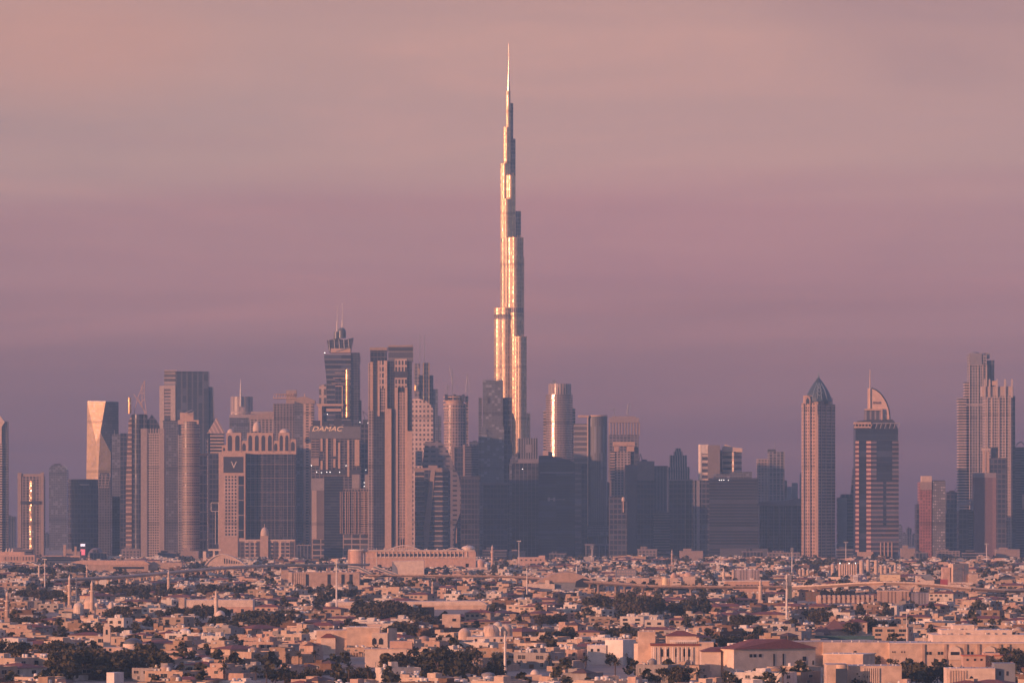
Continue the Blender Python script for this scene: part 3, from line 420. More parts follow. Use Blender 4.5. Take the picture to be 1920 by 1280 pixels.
t.part('body', curtain_b, B(1142, 1176, 930, dep=26)); m_ = t.part('mast', stone, L([(1169, 960), (1169, 938)], 1, -1)); t.part('ball', stone_l, DM(1169, 3.4, 936, 931, yc=-1), C(1169, 3.4, 936, 939, yc=-1), parent=m_)
t = T('narrow_dark_tower', 'narrow plain dark tower left of the stepped tower', 'tower', 1238, 7900)
t.part('body', vband_d, B(1225, 1251, 874, dep=30)); t.part('cap', dark, B(1224, 1252, 873, 875, o=-.5, dep=31))
t = T('stepped_tower', 'hazy stepped tower narrowing to a small lantern top', 'tower', 1272, 8300)
for a, b, y, o in ((1252, 1293, 875, 0), (1256, 1288, 853, 2), (1264, 1280, 846, 6), (1267, 1277, 840, 8)): t.part('step', vband, B(a, b, y, o=o, dep=40-2*o))
t = T('framed_dark_block', 'dark block with pale corner frames below the stepped tower', 'tower', 1277, 7400)
t.part('body', curtain_b, B(1254, 1300, 900, dep=30)); t.part('corner_frame', plain((.26, .23, .25)), *[B(x, x+1.6, 898, o=-.6, dep=2) for x in (1253, 1284, 1297)], B(1253, 1299, 898, 901, o=-.8, dep=30))
t = T('white_rounded_tower', 'bright tower with rounded white left corner and striped windows', 'tower', 1330, 7375)
t.part('corner', white, C(1314, 4.5, 833, None, yc=4)); t.part('striped_bay', facade((.55, .46, .42), (.08, .08, .11), 60, 9, .0, .45), B(1314, 1328, 836, o=1, dep=26)); t.part('main_body', plain((.21, .18, .19)), B(1327, 1350, 834, o=-1, dep=34)); t.part('top_slab', white, B(1313, 1329, 833, 850, o=.6, dep=26))
t = T('striped_slab_tower', 'slab tower with bold dark and pale floor stripes and a slanted roof', 'tower', 1373, 7385)
t.part('lit_face', facade((.60, .44, .36), (.06, .06, .09), 90, 8.6, .0, .55), K(1355, 1376, 1392, 846, 884, a=28)); t.part('roof', stone_l, O([(1355, 847), (1355, 838), (1360, 833), (1376, 838.5), (1392, 840), (1392, 847)], 2, 22)); t.part('flank', plain((.14, .13, .15)), B(1349, 1355, 843, o=14, dep=20)); t.part('lower_body', gray_slab, B(1342, 1410, 884, o=-1, dep=40))
t = T('big_dark_office', 'widest dark glass office box with tiny roof lights', 'office building', 1361, 7300)
t.part('right_body', facade((.045, .05, .075), (.025, .03, .05), 90, 4.4, .0, .3), B(1330, 1422, 896, dep=50)); t.part('left_body', curtain_b, B(1300, 1330, 900, o=1, dep=44)); t.part('edge_strip', plain((.22, .21, .25)), B(1306, 1312, 900, o=-.4, dep=4), B(1301, 1302.5, 900, o=-.4, dep=4)); t.part('roof_gear', gray_slab, B(1338, 1410, 888, 896.3, o=10, dep=30)); t.copies('roof_lamp', lamp, [[DM(x, .7, 900, 898.8, yc=-.6)] for x in (1349, 1353, 1357, 1366)]); t.part('base_ledge', plain((.1, .1, .13)), B(1350, 1440, 1028, o=-6, dep=30))
t = T('pale_grid_tower', 'hazy twin block tower with pale window grid right of the big office', 'tower', 1447, 8000)
t.part('left_block', facade((.40, .32, .31), (.10, .09, .11), 5, 4.4, .4, .4), B(1420, 1442, 860, dep=34)); t.part('right_block', facade((.27, .24, .26), (.06, .065, .09), 6, 4.4, .3, .2), B(1441, 1471, 846, o=-1, dep=38)); t.part('frame', plain((.34, .29, .30)), *[B(1434+7*i, 1435.2+7*i, 886, o=-1.8, dep=1.5) for i in range(6)], *[B(1425, 1470, 884+11*i, 885.2+11*i, o=-1.9, dep=1.5) for i in range(5)]); t.part('low_step', gray_slab, B(1471, 1476, 900, o=4, dep=24)); t.part('roof_mast', steel, L([(1453, 846), (1453, 826)], .3, 10)); t.part('roof_box', dark, B(1440, 1455, 842, 849, o=4, dep=16))
t = T('wide_low_office', 'low wide grey office in front of the pale grid tower', 'office building', 1464, 7400)
t.part('body', facade((.12, .12, .15), (.03, .035, .055), 7, 5, .15, .2), B(1424, 1507, 946, dep=36)); t.part('roof', plain((.22, .2, .23)), O([(1420, 948), (1424, 940), (1470, 938), (1490, 934), (1508, 934), (1508, 948)], -1, 38)); t.part('columns', plain((.2, .19, .22)), *[B(1428+11*i, 1429.4+11*i, 950, o=-.6, dep=1.2) for i in range(7)])
t = T('hazy_pair_tower', 'small distant hazy pair of towers left of the domed tower', 'tower', 1490, 9500)
t.part('block', gray_slab, B(1476, 1484, 912, dep=30), B(1485, 1496, 905, o=3, dep=30)); t.part('tall_block', gray_slab, B(1500, 1508, 886, o=-4, dep=24))
# ---------- domed pink tower
t = T('domed_pink_tower', 'slender pink stone tower with a pointed blue green dome and finial', 'tower', 1537, 7230)
pk = facade((.62, .42, .34), (.16, .12, .11), 3.7, 5, .45, .42); pk_shaded = facade((.40, .30, .29), (.07, .065, .08), 3.2, 4.6, .4, .42)  # second tone: shade of the right wing is put into its stone colour
t.part('left_wing', pk, O([(1505, 1050), (1505, 755), (1534, 755), (1534, 1050)], 0, 30)); t.part('right_wing', pk_shaded, lambda m, q: m.prism([(q.X(1534), 0), (q.X(1569), 34), (q.X(1560), 44), (q.X(1534), 30)], 0, q.Z(757)))
t.part('setback_left', stone, B(1508, 1534, 741, 756, o=2, dep=26)); t.part('setback_right', plain((.44, .33, .31)), lambda m, q: m.prism([(q.X(1534), 2), (q.X(1564), 33), (q.X(1554), 42), (q.X(1534), 28)], q.Z(757.5), q.Z(745)))  # right setback coloured darker for its shaded side
for c, w in ((1514, 5.5), (1550, 7)):
    oy = 0 if c < 1530 else 17.0
    g = t.part('arch_gable', stone, O([(c-w, 756), (c-w, 748), (c-w*.75, 743.5), (c, 741), (c+w*.75, 743.5), (c+w, 748), (c+w, 756)], oy-1.4, 10)); t.part('arch_window', dark, O([(c-w*.5, 756), (c-w*.5, 749), (c, 745), (c+w*.5, 749), (c+w*.5, 756)], oy-1.8, .6), parent=g)
t.copies('pier', stone, [[B(x, x+w, 757, o=-1.5 if x < 1535 else (x-1534)*.97-1, dep=3)] for x, w in ((1505, 2.2), (1517, 2), (1528, 4.5), (1540, 1.4), (1549, 1.8), (1560, 1.4))])
t.part('lower_bay', stone, B(1529, 1534, 777, o=-3, dep=6)); t.part('dome', plain((.045, .07, .10), .5), RV(1536, [(25.5, 752), (24, 745), (20.5, 736), (15.5, 727), (10, 718.5), (5, 712), (1.8, 707.5)], 16)); t.part('dome_rib', plain((.26, .32, .38)), *[L([(1536+k*1.0, 748, -9), (1536+k*.75, 733, -5), (1536+k*.3, 718, 4)], .45) for k in (-14, -4, 4, 14)], *[L([(1536, 742-7*i, -8.7+3*i), (1530+i, 735-6.5*i, -6+2.6*i)], .4) for i in range(3)], *[L([(1536, 742-7*i, -8.7+3*i), (1542-i, 735-6.5*i, -6+2.6*i)], .4) for i in range(3)]); t.part('finial', plain((.12, .16, .2), .4, .3), RV(1536, [(2.2, 710), (1, 703), (.25, 695)], 16))
t = T('teal_block', 'dark teal block between the domed tower and the banded tower', 'building', 1588, 7500)
t.part('body', facade((.07, .09, .11), (.025, .035, .05), 60, 5, .0, .25), B(1571, 1606, 932, dep=32)); t.part('penthouse', curtain_b, B(1577, 1603, 926, 932.3, o=2, dep=24), O([(1596, 927), (1600, 880), (1603, 872), (1603, 927)], 3, 20)); t.part('left_panel', plain((.12, .14, .17)), B(1571, 1588, 933, o=-.4, dep=10))
# ---------- banded tower with the sail
t = T('sail_top_tower', 'banded tower carrying a pale quarter sail with lettering and a mast', 'tower', 1644, 7240)
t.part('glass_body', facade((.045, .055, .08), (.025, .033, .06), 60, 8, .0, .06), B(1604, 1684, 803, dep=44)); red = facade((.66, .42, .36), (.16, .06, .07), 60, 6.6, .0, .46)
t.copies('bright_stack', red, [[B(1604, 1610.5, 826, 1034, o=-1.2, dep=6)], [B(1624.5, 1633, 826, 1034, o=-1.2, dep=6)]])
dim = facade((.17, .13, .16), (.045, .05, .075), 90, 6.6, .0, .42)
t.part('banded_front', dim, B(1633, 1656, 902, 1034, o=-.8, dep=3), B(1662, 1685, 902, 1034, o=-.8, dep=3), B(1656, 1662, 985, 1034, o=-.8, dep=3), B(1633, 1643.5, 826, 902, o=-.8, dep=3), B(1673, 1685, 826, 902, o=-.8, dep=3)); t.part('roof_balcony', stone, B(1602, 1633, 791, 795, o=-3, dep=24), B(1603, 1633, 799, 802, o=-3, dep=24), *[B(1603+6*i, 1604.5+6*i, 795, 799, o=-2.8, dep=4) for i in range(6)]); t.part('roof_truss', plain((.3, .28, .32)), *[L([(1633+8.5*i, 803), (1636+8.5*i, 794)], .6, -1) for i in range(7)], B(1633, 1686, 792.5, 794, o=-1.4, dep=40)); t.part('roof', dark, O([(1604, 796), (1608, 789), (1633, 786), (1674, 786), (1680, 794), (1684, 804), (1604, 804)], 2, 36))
sail = [(1628, 727), (1634, 728), (1643, 731.5), (1651, 738), (1657, 746), (1662, 755), (1666, 766), (1668, 779), (1668, 787), (1655, 787), (1655, 766), (1628, 766)]
sa = t.part('sail', plain((.62, .44, .36)), O(sail, 6, 8)); t.part('sail_edge', dark, L([(x+1, y-.6, 9) for x, y in sail[1:9]], 1.3), parent=sa); t.text('sail_letters', 'EMAAR', plain((.16, .11, .12), var=0), 1637, 1652.5, 755, o=5.7, parent=sa, hpx=4.6)
t.part('top_storey', facade((.26, .22, .25), (.10, .10, .13), 7, 60, .35, .0), B(1622, 1655, 768, 787, o=3, dep=24)); t.part('top_ledge', stone, B(1623, 1655, 766, 769, o=2, dep=26), B(1652, 1655, 769, 787, o=1.6, dep=6)); t.part('mast', plain((.60, .45, .38)), RV(1631.8, [(1.2, 766), (1, 727), (.6, 692)], 5)); t.part('entrance_base', stone, B(1607, 1637, 1034, o=-4, dep=20), *[B(1650+7*i, 1652+7*i, 1016, o=-2, dep=4) for i in range(4)])
# ---------- right end
t = T('red_front_block', 'dark red fronted block with a bright pale parapet on its left half', 'building', 1748, 7450)
t.part('red_front', facade((.34, .145, .13), (.22, .09, .09), 4, 4.4, .4, .35), B(1724, 1747, 904, dep=36)); t.part('mesh_front', facade((.12, .12, .15), (.26, .25, .27), 3.2, 4.2, .3, .45, g2=.3), B(1747.5, 1773, 902, o=1, dep=34)); t.part('parapet', stone_l, B(1728, 1747, 892, 903, o=-.6, dep=20)); t.part('vent_row', stone_d, B(1725, 1747, 903, 918, o=-.4, dep=8)); t.part('roof_gear', dark, B(1750, 1772, 900, 902.3, o=4, dep=20)); t.part('side_return', curtain, B(1718, 1724, 945, o=4, dep=26))
t = T('dark_back_block', 'dark plain block behind, right of the red fronted block', 'building', 1786, 8000)
t.part('body', curtain_b, B(1774, 1802, 922, dep=34)); t.part('roof_gear', dark, L([(1790, 922), (1797, 905)], .5, 6), B(1780, 1790, 919, 922.3, o=4, dep=14))
t = T('white_frame_block', 'low block with a pale square roof frame at right', 'building', 1811, 7350)
t.part('body', curtain_b, B(1797, 1826, 955, dep=26)); t.part('frame', plain((.34, .33, .37)), B(1796, 1799, 942, 957, o=-.6, dep=10), B(1822, 1826, 937, 957, o=-.6, dep=10), B(1796, 1826, 942, 946, o=-.8, dep=10), B(1812, 1826, 936, 940, o=1, dep=10)); t.part('edge_grid', hband_d, B(1816, 1826, 957, o=-.4, dep=6))
apt = facade((.42, .34, .32), (.055, .055, .075), 4.4, 4.4, .35, .42); apt2 = facade((.30, .26, .27), (.06, .065, .09), 4.4, 4.4, .4, .4)
t = T('tall_apartment_tower', 'tallest stepped apartment tower at far right with balcony stacks', 'apartment tower', 1838, 7900)
t.part('main_shaft', apt2, B(1817, 1850, 664, dep=36)); t.part('left_stack', facade((.50, .39, .35), (.10, .09, .11), 60, 4.4, .0, .42), B(1797, 1812, 746, o=-1, dep=30), B(1809, 1818, 716, o=2, dep=26)); t.part('right_shaft', vband_d, B(1848, 1865, 675, o=5, dep=28)); t.part('crown', plain((.24, .22, .25)), B(1818, 1841, 662, 684, o=-1.5, dep=30), DM(1829, 9, 663, 659, yc=10), B(1845, 1856, 661, 672, o=4, dep=20)); t.copies('pier', plain((.44, .36, .34)), [[B(x, x+1.8, 684, o=-1.2, dep=2)] for x in (1817, 1833, 1842, 1849)]); t.part('cross_ledge', plain((.4, .33, .31)), B(1816, 1842, 682, 685, o=-1.4, dep=3), B(1812, 1846, 757, 760, o=-1.6, dep=3))
t = T('pinnacled_apartment_tower', 'broad apartment tower crowned by four tall pinnacles and a pale band', 'apartment tower', 1872, 7650)
t.part('body', apt, B(1847, 1898, 742, dep=38)); t.part('crown_band', plain((.42, .33, .30)), B(1842, 1900, 724, 743, o=1, dep=32)); t.copies('pinnacle', plain((.46, .37, .34)), [[B(x, x+3, 713, 745, o=-1.4, dep=4), PY(x+1.5, 2.4, 713, 709, yc=.6)] for x in (1845, 1854, 1868, 1883, 1896)]); t.part('bright_panel', plain((.75, .50, .36), .35, .3), B(1860, 1869, 714, 722, o=-1, dep=2)); t.copies('pier', plain((.50, .39, .35)), [[B(x, x+2, 745, o=-1.2, dep=2)] for x in (1850, 1859, 1872, 1884, 1893)]); t.part('side_wing', curtain, B(1898, 1904, 742, o=5, dep=28))
t = T('spired_corner_block', 'dark block with a bright twin finned corner at far right', 'building', 1858, 7500)
t.part('body', curtain_b, B(1855, 1888, 858, dep=34)); t.copies('fin', stone, [[B(1843, 1846.5, 842, 890, o=-2, dep=6)], [B(1850, 1855, 846, 890, o=-1, dep=6)]]); t.part('fin_cap', stone_l, B(1841, 1857, 840, 844, o=-2.5, dep=8)); t.part('roof_gear', dark, B(1860, 1872, 838, 858.3, o=6, dep=14))
t = T('brown_slab_block', 'dull brown slab block with a pale top band at right', 'building', 1848, 7330)
t.part('body', plain((.17, .11, .13)), B(1827, 1867, 894, dep=34)); t.part('top_band', plain((.26, .22, .25)), B(1827, 1868, 886, 895, o=-.6, dep=35)); t.part('edge', plain((.24, .15, .16)), B(1861, 1868, 895, o=-.5, dep=34))
t = T('edge_dark_tower', 'dark tower with a curled roof, cut by the right edge of the picture', 'tower', 1915, 7700)
t.part('body', hband_d, B(1903, 1940, 838, dep=36)); t.part('roof_curl', steel, L([(1905+2*i, 836-8*math.sin(i*.35)) for i in range(10)], 1, 3)); t.part('lit_bay', stone, B(1916, 1940, 926, 955, o=-3, dep=8)); t.part('low_block', curtain, B(1880, 1904, 905, o=-4, dep=30))
# ---------- hazy filler towers that show between the named ones
fill = [(0, 28, 968, 9200, 'low grey block at the foot of the left edge tower'), (82, 92, 1000, 9300, 'low sliver of a block left of the chamfered tower'), (430, 470, 800, 9400, 'grey block hidden behind the crowned hotel, left'), (553, 572, 890, 7900, 'grey block right of the crowned hotel'), (674, 692, 800, 8800, 'grey block right of the flared skyscraper'), (812, 834, 836, 9300, 'grey block behind the wavy tower'),
        (880, 900, 828, 9300, 'faint block behind the small grey block'), (1078, 1092, 830, 9200, 'faint block left of the smooth cylinder'), (1130, 1146, 905, 7800, 'dark block right of the smooth cylinder'), (1226, 1256, 960, 7350, 'dark low block before the narrow dark tower'), (1416, 1428, 950, 7600, 'dark block right of the big office'), (1685, 1692, 985, 8800, 'faint sliver right of the banded tower'),
        (1692, 1700, 1000, 9600, 'faint low block in the gap, left'), (1700, 1709, 990, 9700, 'faint low block in the gap, middle'), (1709, 1719, 1002, 9600, 'faint low block in the gap, right'), (1772, 1800, 960, 7700, 'dark block left of the white frame block'), (126, 140, 960, 8800, 'dark block left of the oval drum'), (205, 240, 930, 7800, 'dark block right of the lattice top'), (1290, 1305, 910, 8900, 'faint block left of the big office')]
for a, b, y, d, lab in fill:
    t = T('hazy_block', lab, 'building', (a+b)/2, d); t.part('body', random.choice([gray_slab, curtain_b, hband_d, vband_d]), B(a, b, y, dep=30)); t.part('roof_box', dark, B(a+(b-a)*.3, a+(b-a)*.7, y-2.5, y+.2, o=6, dep=12))

feet = [(20, 60, 1030, 'the pylon tower'), (118, 150, 1034, 'the dark oval drum'), (168, 200, 1036, 'the lattice topped tower'), (228, 262, 1030, 'the arc crowned tower'), (296, 330, 1036, 'the plain glass tower'), (340, 372, 1033, 'the balcony tower'), (556, 582, 1022, 'the arched roof tower'), (845, 872, 1030, 'the wavy tower'), (905, 950, 1032, 'the dark glass box'), (955, 985, 1034, 'the louvre crowned block'), (1030, 1062, 1038, 'the curved roof block'), (1196, 1232, 1030, 'the brown flat tower'), (1236, 1262, 1036, 'the narrow dark tower'), (1275, 1318, 1033, 'the framed dark block'), (1392, 1430, 1034, 'the right end of the big office'), (1440, 1500, 1036, 'the wide low office'), (1570, 1600, 1030, 'the teal block'), (1690, 1716, 1028, 'the gap right of the banded tower'), (1716, 1740, 1036, 'the red fronted block'), (1758, 1800, 1033, 'the dark back block'), (1806, 1850, 1037, 'the brown slab'), (1868, 1912, 1030, 'the far right apartment tower')]
for i, (a, b, y, w) in enumerate(feet):
    t = T('podium_block', f'low hazy block at the foot of {w}', 'building', (a+b)/2, 7060+(i*37) % 90); t.part('body', [hband_d, stone_d, vband_d, facade((.26, .21, .21), (.06, .06, .08), 5, 4, .4, .4)][i % 4], B(a, b, y, dep=22), B(a+(b-a)*.15, a+(b-a)*.5, y-4-(i % 3), y+.1, o=4, dep=12)); t.part('roof_edge', plain((.30, .24, .24)), B(a-.4, b+.4, y-.9, y+.4, o=-.5, dep=23))
# ------------------------------------------------------------------ things in the low city that the photo lets one pick out
CLEAR = []          # (x0, x1, y0, y1, d): keep random houses and trees out of the way of these
tc1 = plain((.60, .455, .365), var=.2); tc2 = plain((.70, .57, .48), var=.16); tc3 = plain((.45, .325, .265), var=.2); tc4 = plain((.57, .38, .30), var=.18); tcw = plain((.76, .70, .66), var=.14); redroof = plain((.22, .075, .06), .8, var=.2, scale=.8); bluegray = plain((.22, .24, .28)); glassd = plain((.03, .035, .05), .15, var=0); asph = plain((.08, .075, .075), .9)
leafm = None
def LT(name, label, cat, cx, yb, clear=None, group=None):
    t = T(name, label, cat, cx, ground_dist(yb), group)
    if clear: CLEAR.append((*clear, t.d))
    return t
# minarets and mosques
def minaret(px, yt, yb, label, w=4.5, style=0, m=None):
    t = LT('minaret', label, 'minaret', px, yb, (px-w*1.4, px+w*1.4, yt, yt+(yb-yt)*.8)); m = m or tc1; h = yb-yt; r = w
    if style == 2:
        t.part('shaft', m, B(px-r, px+r, yt+h*.12, dep=2*r*t.s)); t.part('cap', tc2, B(px-r*1.1, px+r*1.1, yt+h*.10, yt+h*.13, o=-.3, dep=2.2*r*t.s), B(px-r*.7, px+r*.7, yt, yt+h*.1, o=.8, dep=1.2*r*t.s)); t.part('slot_window', glassd, *[B(px-r*.3, px+r*.3, yt+h*.2, yt+h*.36, o=-.1, dep=.3)]); return t
    t.part('base', m, B(px-r, px+r, yb-h*.22, dep=2*r*t.s)); y0 = r*t.s
    t.part('shaft', m, C(px, r*.78, yt+h*.30, yb-h*.22, yc=y0, n=12)); t.part('balcony', tc2, C(px, r*1.15, yt+h*.275, yt+h*.31, yc=y0, n=12), C(px, r*1.0, yt+h*.55, yt+h*.575, yc=y0, n=12))
    t.part('lantern', m, C(px, r*.55, yt+h*.14, yt+h*.30, yc=y0, n=10)); t.part('cap', tc2, RV(px, [(r*.6, yt+h*.15), (r*.55, yt+h*.11), (r*.28, yt+h*.06), (r*.06, yt+h*.03), (r*.05, yt)], y0, 12)); return t
minaret(13, 1107, 1172, 'slim tan minaret at the left edge of the low city', 5, m=tc3)
minaret(130, 1075, 1150, 'tall peach minaret on the left of the big domed mosque', 4.2)
minaret(172, 1086, 1160, 'tall peach minaret right in front of the big mosque dome', 5)
minaret(316, 1068, 1120, 'round minaret with a flat gallery beside the dark grove', 3.6)
minaret(405, 1104, 1164, 'cream minaret standing before the long blank cream wall', 4.4, m=tc2)
minaret(163, 1060, 1096, 'small far minaret above the trees left of the viaduct', 2.4, m=tc3)
minaret(73, 1057, 1086, 'small pale minaret beside the floodlight pole at left', 2.4, m=tc2)
minaret(200, 1168, 1226, 'plain square white minaret beside the round dark roofed hall', 6.5, 2, m=tc2)
minaret(876, 1020, 1066, 'slim minaret in front of the long columned mall', 3.0, m=tc4)
minaret(923, 1020, 1068, 'slim minaret right of the small onion dome', 3.2, m=tc4)
minaret(811, 1088, 1128, 'small minaret rising from dark trees in the middle', 3.0, m=tc3)
minaret(1426, 1084, 1136, 'tan square-based minaret in front of the arcaded hall', 4.6, m=tc1)
minaret(1260, 1029, 1060, 'thin far minaret under the big dark office box', 2.2, m=tc3)
minaret(1357, 1064, 1090, 'short white minaret left of the pale barracks', 3, m=tc2)
t = LT('mosque', 'large mosque with one big and two smaller peach domes between tall minarets', 'mosque', 165, 1157, (120, 215, 1118, 1146))
t.part('hall', tc1, B(120, 215, 1141, dep=25)); t.part('main_dome', tc1, C(168, 13, 1130, 1142, yc=12, n=20), DM(168, 13, 1130, 1118, yc=12), L([(168, 1118), (168, 1113)], .3, 12)); t.copies('small_dome', tc2, [[C(148, 9.5, 1138, 1150, yc=-4, n=16), DM(148, 9.5, 1138, 1129, yc=-4)], [C(207, 5, 1135, 1144, yc=6, n=16), DM(207, 5, 1135, 1128, yc=6)], [C(181, 4, 1135, 1144, yc=2, n=16), DM(181, 4, 1135, 1129, yc=2)]]); t.copies('window', glassd, [[B(x, x+3, 1148, 1152, o=-.15, dep=.3)] for x in (125, 134, 160, 185, 195, 205)])
t = LT('mosque', 'small white mosque with single dome at the foot of a minaret', 'mosque', 411, 1166, (390, 425, 1146, 1160))
t.part('hall', tc2, B(388, 426, 1155, dep=16)); t.part('dome', tc2, DM(412, 9, 1155, 1144, yc=6, onion=.08)); t.copies('window', glassd, [[B(x, x+3, 1158, 1162, o=-.15, dep=.3)] for x in (392, 400, 417)])
t = LT('round_hall', 'round cream hall with a low dark dome and side wings', 'hall', 247, 1232, (190, 280, 1198, 1224))
t.part('drum', tc2, C(247, 19, 1207, yc=9, n=28)); t.part('dark_dome', plain((.10, .11, .13), .5), DM(247, 18, 1207, 1196, yc=9)); t.part('wing', tc1, B(190, 228, 1213, o=2, dep=14), B(266, 278, 1207, o=3, dep=14)); t.part('gable', tc2, O([(215, 1230), (215, 1220), (226, 1214), (238, 1220), (238, 1230)], -3, 10)); t.copies('window', glassd, [[B(x, x+4, 1215, 1220, o=1.85, dep=.3)] for x in (194, 204)])
t = LT('mosque', 'pale mosque with a tall onion dome between two slim pink minarets', 'mosque', 901, 1068, (884, 915, 1047, 1064))
t.part('hall', tc1, B(874, 914, 1063, dep=16)); t.part('dome', tc4, C(902, 6.5, 1056, 1064, yc=6, n=16), DM(902, 7, 1056, 1047, yc=6, onion=.14)); t.part('portico', tc2, B(872, 903, 1066, o=-3, dep=3.2))
t = LT('ribbed_dome_hall', 'hall with one large ribbed dome and two smaller ones in front of trees', 'hall', 922, 1212, (858, 960, 1168, 1196))
t.part('hall', tc2, B(875, 962, 1193, dep=22)); t.part('drum', tc1, C(921, 15.5, 1184, 1194, yc=10, n=24)); t.part('ribbed_dome', tc1, DM(921, 16, 1185, 1171, yc=10), *[L([(921+16*math.cos(a)*math.cos(b), 1185-14*math.sin(b), 10-16*t.s*math.sin(a)*math.cos(b)) for b in (0, .3, .6, .9, 1.2, 1.5)], .16) for a in (.3, .8, 1.3, 1.8, 2.3, 2.8)]); t.copies('small_dome', tc1, [[C(871, 12, 1190, 1200, yc=4, n=18), DM(871, 12, 1190, 1177, yc=4, onion=.06)], [C(950, 11, 1182, 1195, yc=14, n=18), DM(950, 11, 1182, 1171, yc=14)]]); t.copies('window', glassd, [[B(x, x+4, 1197, 1202, o=-.15, dep=.3)] for x in (890, 903, 925, 938)])
t = LT('shrine', 'pair of far peach domed halls side by side near the viaduct', 'hall', 1280, 1104, (1255, 1305, 1072, 1096))
t.part('hall', tc1, B(1256, 1272, 1083, dep=18), B(1281, 1303, 1080, dep=20)); t.copies('dome', tc4, [[DM(1264, 6.5, 1083, 1073, yc=6, onion=.05)], [DM(1292, 9, 1080, 1072, yc=8, onion=.05)]]); t.part('signboard', tc2, B(1260, 1277, 1088, 1096, o=-2.5, dep=.6), label='pale board with two dark marks'); t.part('board_mark', glassd, B(1262, 1266, 1090.5, 1092.5, o=-2.7, dep=.3), B(1269, 1275, 1090, 1092, o=-2.7, dep=.3)); t.part('bright_drum', plain((.75, .60, .40), .45), C(1248, 6, 1083, yc=4, n=18)); t.part('left_hall', tc1, B(1175, 1217, 1083, o=4, dep=20), B(1217, 1245, 1084, o=6, dep=18))
t = LT('domed_house', 'small low dome on a dark roofed house at the bottom edge', 'house', 1003, 1276, (995, 1012, 1254, 1268))
t.part('body', tc1, B(985, 1016, 1264, dep=14)); t.part('dome', tc2, DM(1003, 8.5, 1265, 1255, yc=6))
# masts and poles
def mast(px, yt, yb, label, r=.35, head=None, m=None, cat='mast', group=None):
    t = LT('mast', label, cat, px, yb, (px-5, px+5, yt, yt+(yb-yt)*.85), group=group); m = m or tcw
    t.part('pole', m, RV(px, [(r*1.7/t.s, yb), (r/t.s, yt+2), (r/t.s, yt)], 0, 8))
    if head == 'lamps': t.part('lamp_head', steel, B(px-4, px+4, yt+1.2, yt+2.2, o=-.3, dep=.6), *[C(px+k, .9, yt, yt+1.4, yc=0, n=8) for k in (-3.2, -1, 1.2, 3.4)])
    if head == 'antenna': t.part('platform', steel, C(px, 3.4, yt+9, yt+9.7, yc=0, n=12), C(px, 3.0, yt+21, yt+21.6, yc=0, n=12)); t.copies('panel_antenna', tcw, [[B(px+k, px+k+1.1, yt+j, yt+j+8, o=o, dep=.35)] for j in (1, 13) for k, o in ((-3.6, -.4), (2.4, -.2), (-.6, -1.2))])
    if head == 'crown': t.part('antenna_ring', steel, C(px, 3.2, yt+5, yt+5.7, yc=0, n=12), *[B(px+k, px+k+.9, yt, yt+8, o=-.8+.3*abs(k), dep=.3) for k in (-3.2, -1.2, .8, 2.6)])
    return t
mast(84, 1047, 1110, 'floodlight pole rising from the dark trees at left', head='lamps'); mast(143, 1079, 1138, 'plain grey pole between the two tall minarets', m=bluegray); mast(631, 1048, 1152, 'tall white telecom mast in front of the beige striped blocks', .45, 'antenna')
t = mast(1475, 1076, 1174, 'tallest telecom mast at right with a loaded equipment cage', .5, 'antenna'); t.part('equipment_cage', steel, B(1468, 1472, 1088, 1102, o=-1, dep=1.4), B(1477, 1484, 1078, 1098, o=-.6, dep=1.4)); t.part('bright_drum', plain((.75, .58, .36), .4), C(1480, 5.5, 1098, 1122, yc=3, n=16))
mast(947, 1182, 1270, 'white mast with ringed antennas in the near middle', .45, 'crown'); mast(973, 1013, 1066, 'far lamp pole with small head in front of the dark boxes', .3, 'lamps'); mast(988, 1056, 1120, 'grey telecom pole left of the arched roof', .35, 'crown'); mast(1081, 1061, 1104, 'thick short pole in front of the arched roof', .6); mast(1110, 1022, 1056, 'pale mast before the colonnaded block', .4, 'crown'); mast(1485, 1026, 1080, 'far lattice-headed pole left of the domed pink tower', .4, 'crown'); mast(1586, 1015, 1054, 'far lamp pole in front of the teal block', .35, 'lamps'); mast(1850, 1018, 1060, 'far lamp pole in front of the brown slab', .4, 'lamps'); mast(1700, 1147, 1206, 'very thin white flagpole in the right middle', .14); mast(1173, 1085, 1116, 'thin pole by the blue hoarding', .2, m=bluegray); mast(1113, 1090, 1116, 'thin dark pole right of the arched roof', .2, m=dark); mast(704, 1240, 1277, 'short grey post by the bottom palms', .12, m=bluegray); mast(224, 1240, 1274, 'thin roof aerial above the white box house', .12, m=bluegray); mast(1732, 1190, 1212, 'thin short pole before the long school building', .12); mast(682, 1037, 1068, 'lamp pole at the left end of the columned mall', .3); mast(706, 1027, 1066, 'taller lamp pole before the columned mall', .3)
